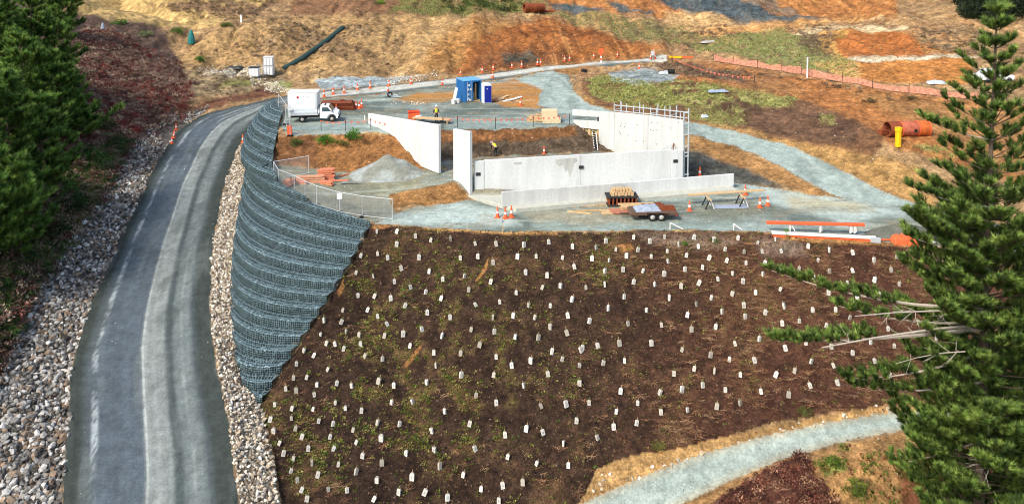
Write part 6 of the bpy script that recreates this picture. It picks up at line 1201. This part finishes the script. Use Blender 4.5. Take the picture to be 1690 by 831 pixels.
# bare dead limbs under the crown
rr = random.Random(3); o_ = big.location
for (px, py, px2, py2, th) in ((1650, 552, 1345, 556, .07), (1650, 530, 1395, 502, .05), (1590, 575, 1480, 600, .025), (1690, 700, 1625, 668, .025), (1660, 800, 1625, 770, .025)):
    db = MB(); a_ = Vector(((px - CX) * by / FPX, by - .1 - (1.2 if px < 1640 else 0), zp(py))) - o_; b_ = Vector(((px2 - CX) * by / FPX, by - 1.2 + rr.uniform(-1, .2), zp(py2))) - o_
    tubepath(db, [a_, a_.lerp(b_, .35) + Vector((0, 0, .12)), a_.lerp(b_, .7) + Vector((0, 0, .1)), b_], th, th * .4, 6)
    for k in range(9):
        p = a_.lerp(b_, rr.uniform(.1, .9)) + Vector((0, 0, .1)); q = p + Vector((rr.uniform(-.7, .2), rr.uniform(-.4, .4), rr.uniform(-.6, .6))); db.tube(p, q, .016, 4, .006, caps=False)
        for j in range(2): db.tube(p.lerp(q, .6), q + Vector((rr.uniform(-.4, .2), rr.uniform(-.3, .3), rr.uniform(-.4, .3))), .009, 4, .004, caps=False)
    db.build('dead_limb', M['deadwood'], big)
# ------------------------------------------------------------------ shrubs that stand alone
def shrub(label, loc, s_, col, seed, group=None, kind='shrub'):
    t = thing('shrub', label, kind, loc, 0, group); st_ = MB()
    for k in range(4): st_.tube((0, 0, -.05), (random.uniform(-.2, .2) * s_, random.uniform(-.2, .2) * s_, .45 * s_), .02 * s_ + .006, 5)
    st_.build('stem', M['bark'], t); n = 7; P = rng.normal(size=(n, 3)) * np.array([.26, .26, .1]) * s_ + np.array([0, 0, .12 * s_]); V, F, Cc = gather(bigl, P, rng.uniform(.55, .95, n) * s_, rotz(rng.uniform(0, 6, n)), tints(n, (col, tuple(int(c * .8) for c in col)), .15)); mesh_from('foliage', V, F, M['leaf'], t, tint=Cc); return t
for k, (x, y, s_, col, lb) in enumerate(((578,232,1.5,(92,150,48),'bright green shrub on the bank edge left of the wing panel'),(532,235,1.3,(92,146,46),'bright green shrub on the bank edge below the ute'),(488,240,1.0,(84,112,48),'dull green shrub on the bank near the corner fence'),(566,240,.8,(132,128,66),'small yellowish shrub between the two bright ones'),
  (199,42,1.5,(90,140,50),'round green shrub on the ochre slope at the upper left'),(240,60,1.7,(150,160,110),'pale grey green shrub on the scrubby bank top'),(294,54,1.4,(84,130,46),'green shrub beside the tall teal cover'),(330,101,1.2,(84,138,46),'green shrub at the foot of the ochre hill'),(372,45,1.3,(112,134,64),'green shrub on the ridge by the white post'),(112,32,1.6,(92,128,44),'bright shrub beside the far pine'),(627,8,1.3,(128,160,60),'lime green shrub on the skyline ridge'),
  (1499,775,.8,(126,150,60),'lime green shrub on the earth mound by the pale stump'),(1416,812,.9,(128,150,62),'green shrub low on the earth mound'),(1375,768,.9,(112,140,54),'green weed patch shrub under the path edge'),(1330,690,.7,(150,158,84),'pale green shrub on the verge above the path'),(1086,742,.7,(150,146,80),'yellow green shrub at the foot of the slope by the verge'),
  (1435,170,.9,(128,112,80),'grey brown shrub below the mesh fence'),(1507,165,.8,(120,112,70),'olive shrub below the mesh fence'),(1130,404,.5,(110,140,50),'small green shrub at the top of the slope'),(1178,398,.5,(104,140,44),'tiny green shrub beside the top row guards'),(1300,388,.5,(110,150,50),'tiny green shrub under the orange beam'),(1325,392,.5,(120,152,60),'small green shrub under the white steel beam'),
  (175,215,2.2,(50,76,38),'dark green shrub at the foot of the left scrub bank'),(150,270,2.4,(56,84,38),'green shrub on the left bank above the rubble'),(118,350,2.2,(54,82,38),'leafy shrub near the rubble edge on the left'),(196,245,1.8,(74,100,46),'light green shrub touching the top of the left rubble'),(95,395,2.0,(48,74,36),'dark shrub under the low left pines'))):
    shrub(lb, at(x, y), s_, col, k)
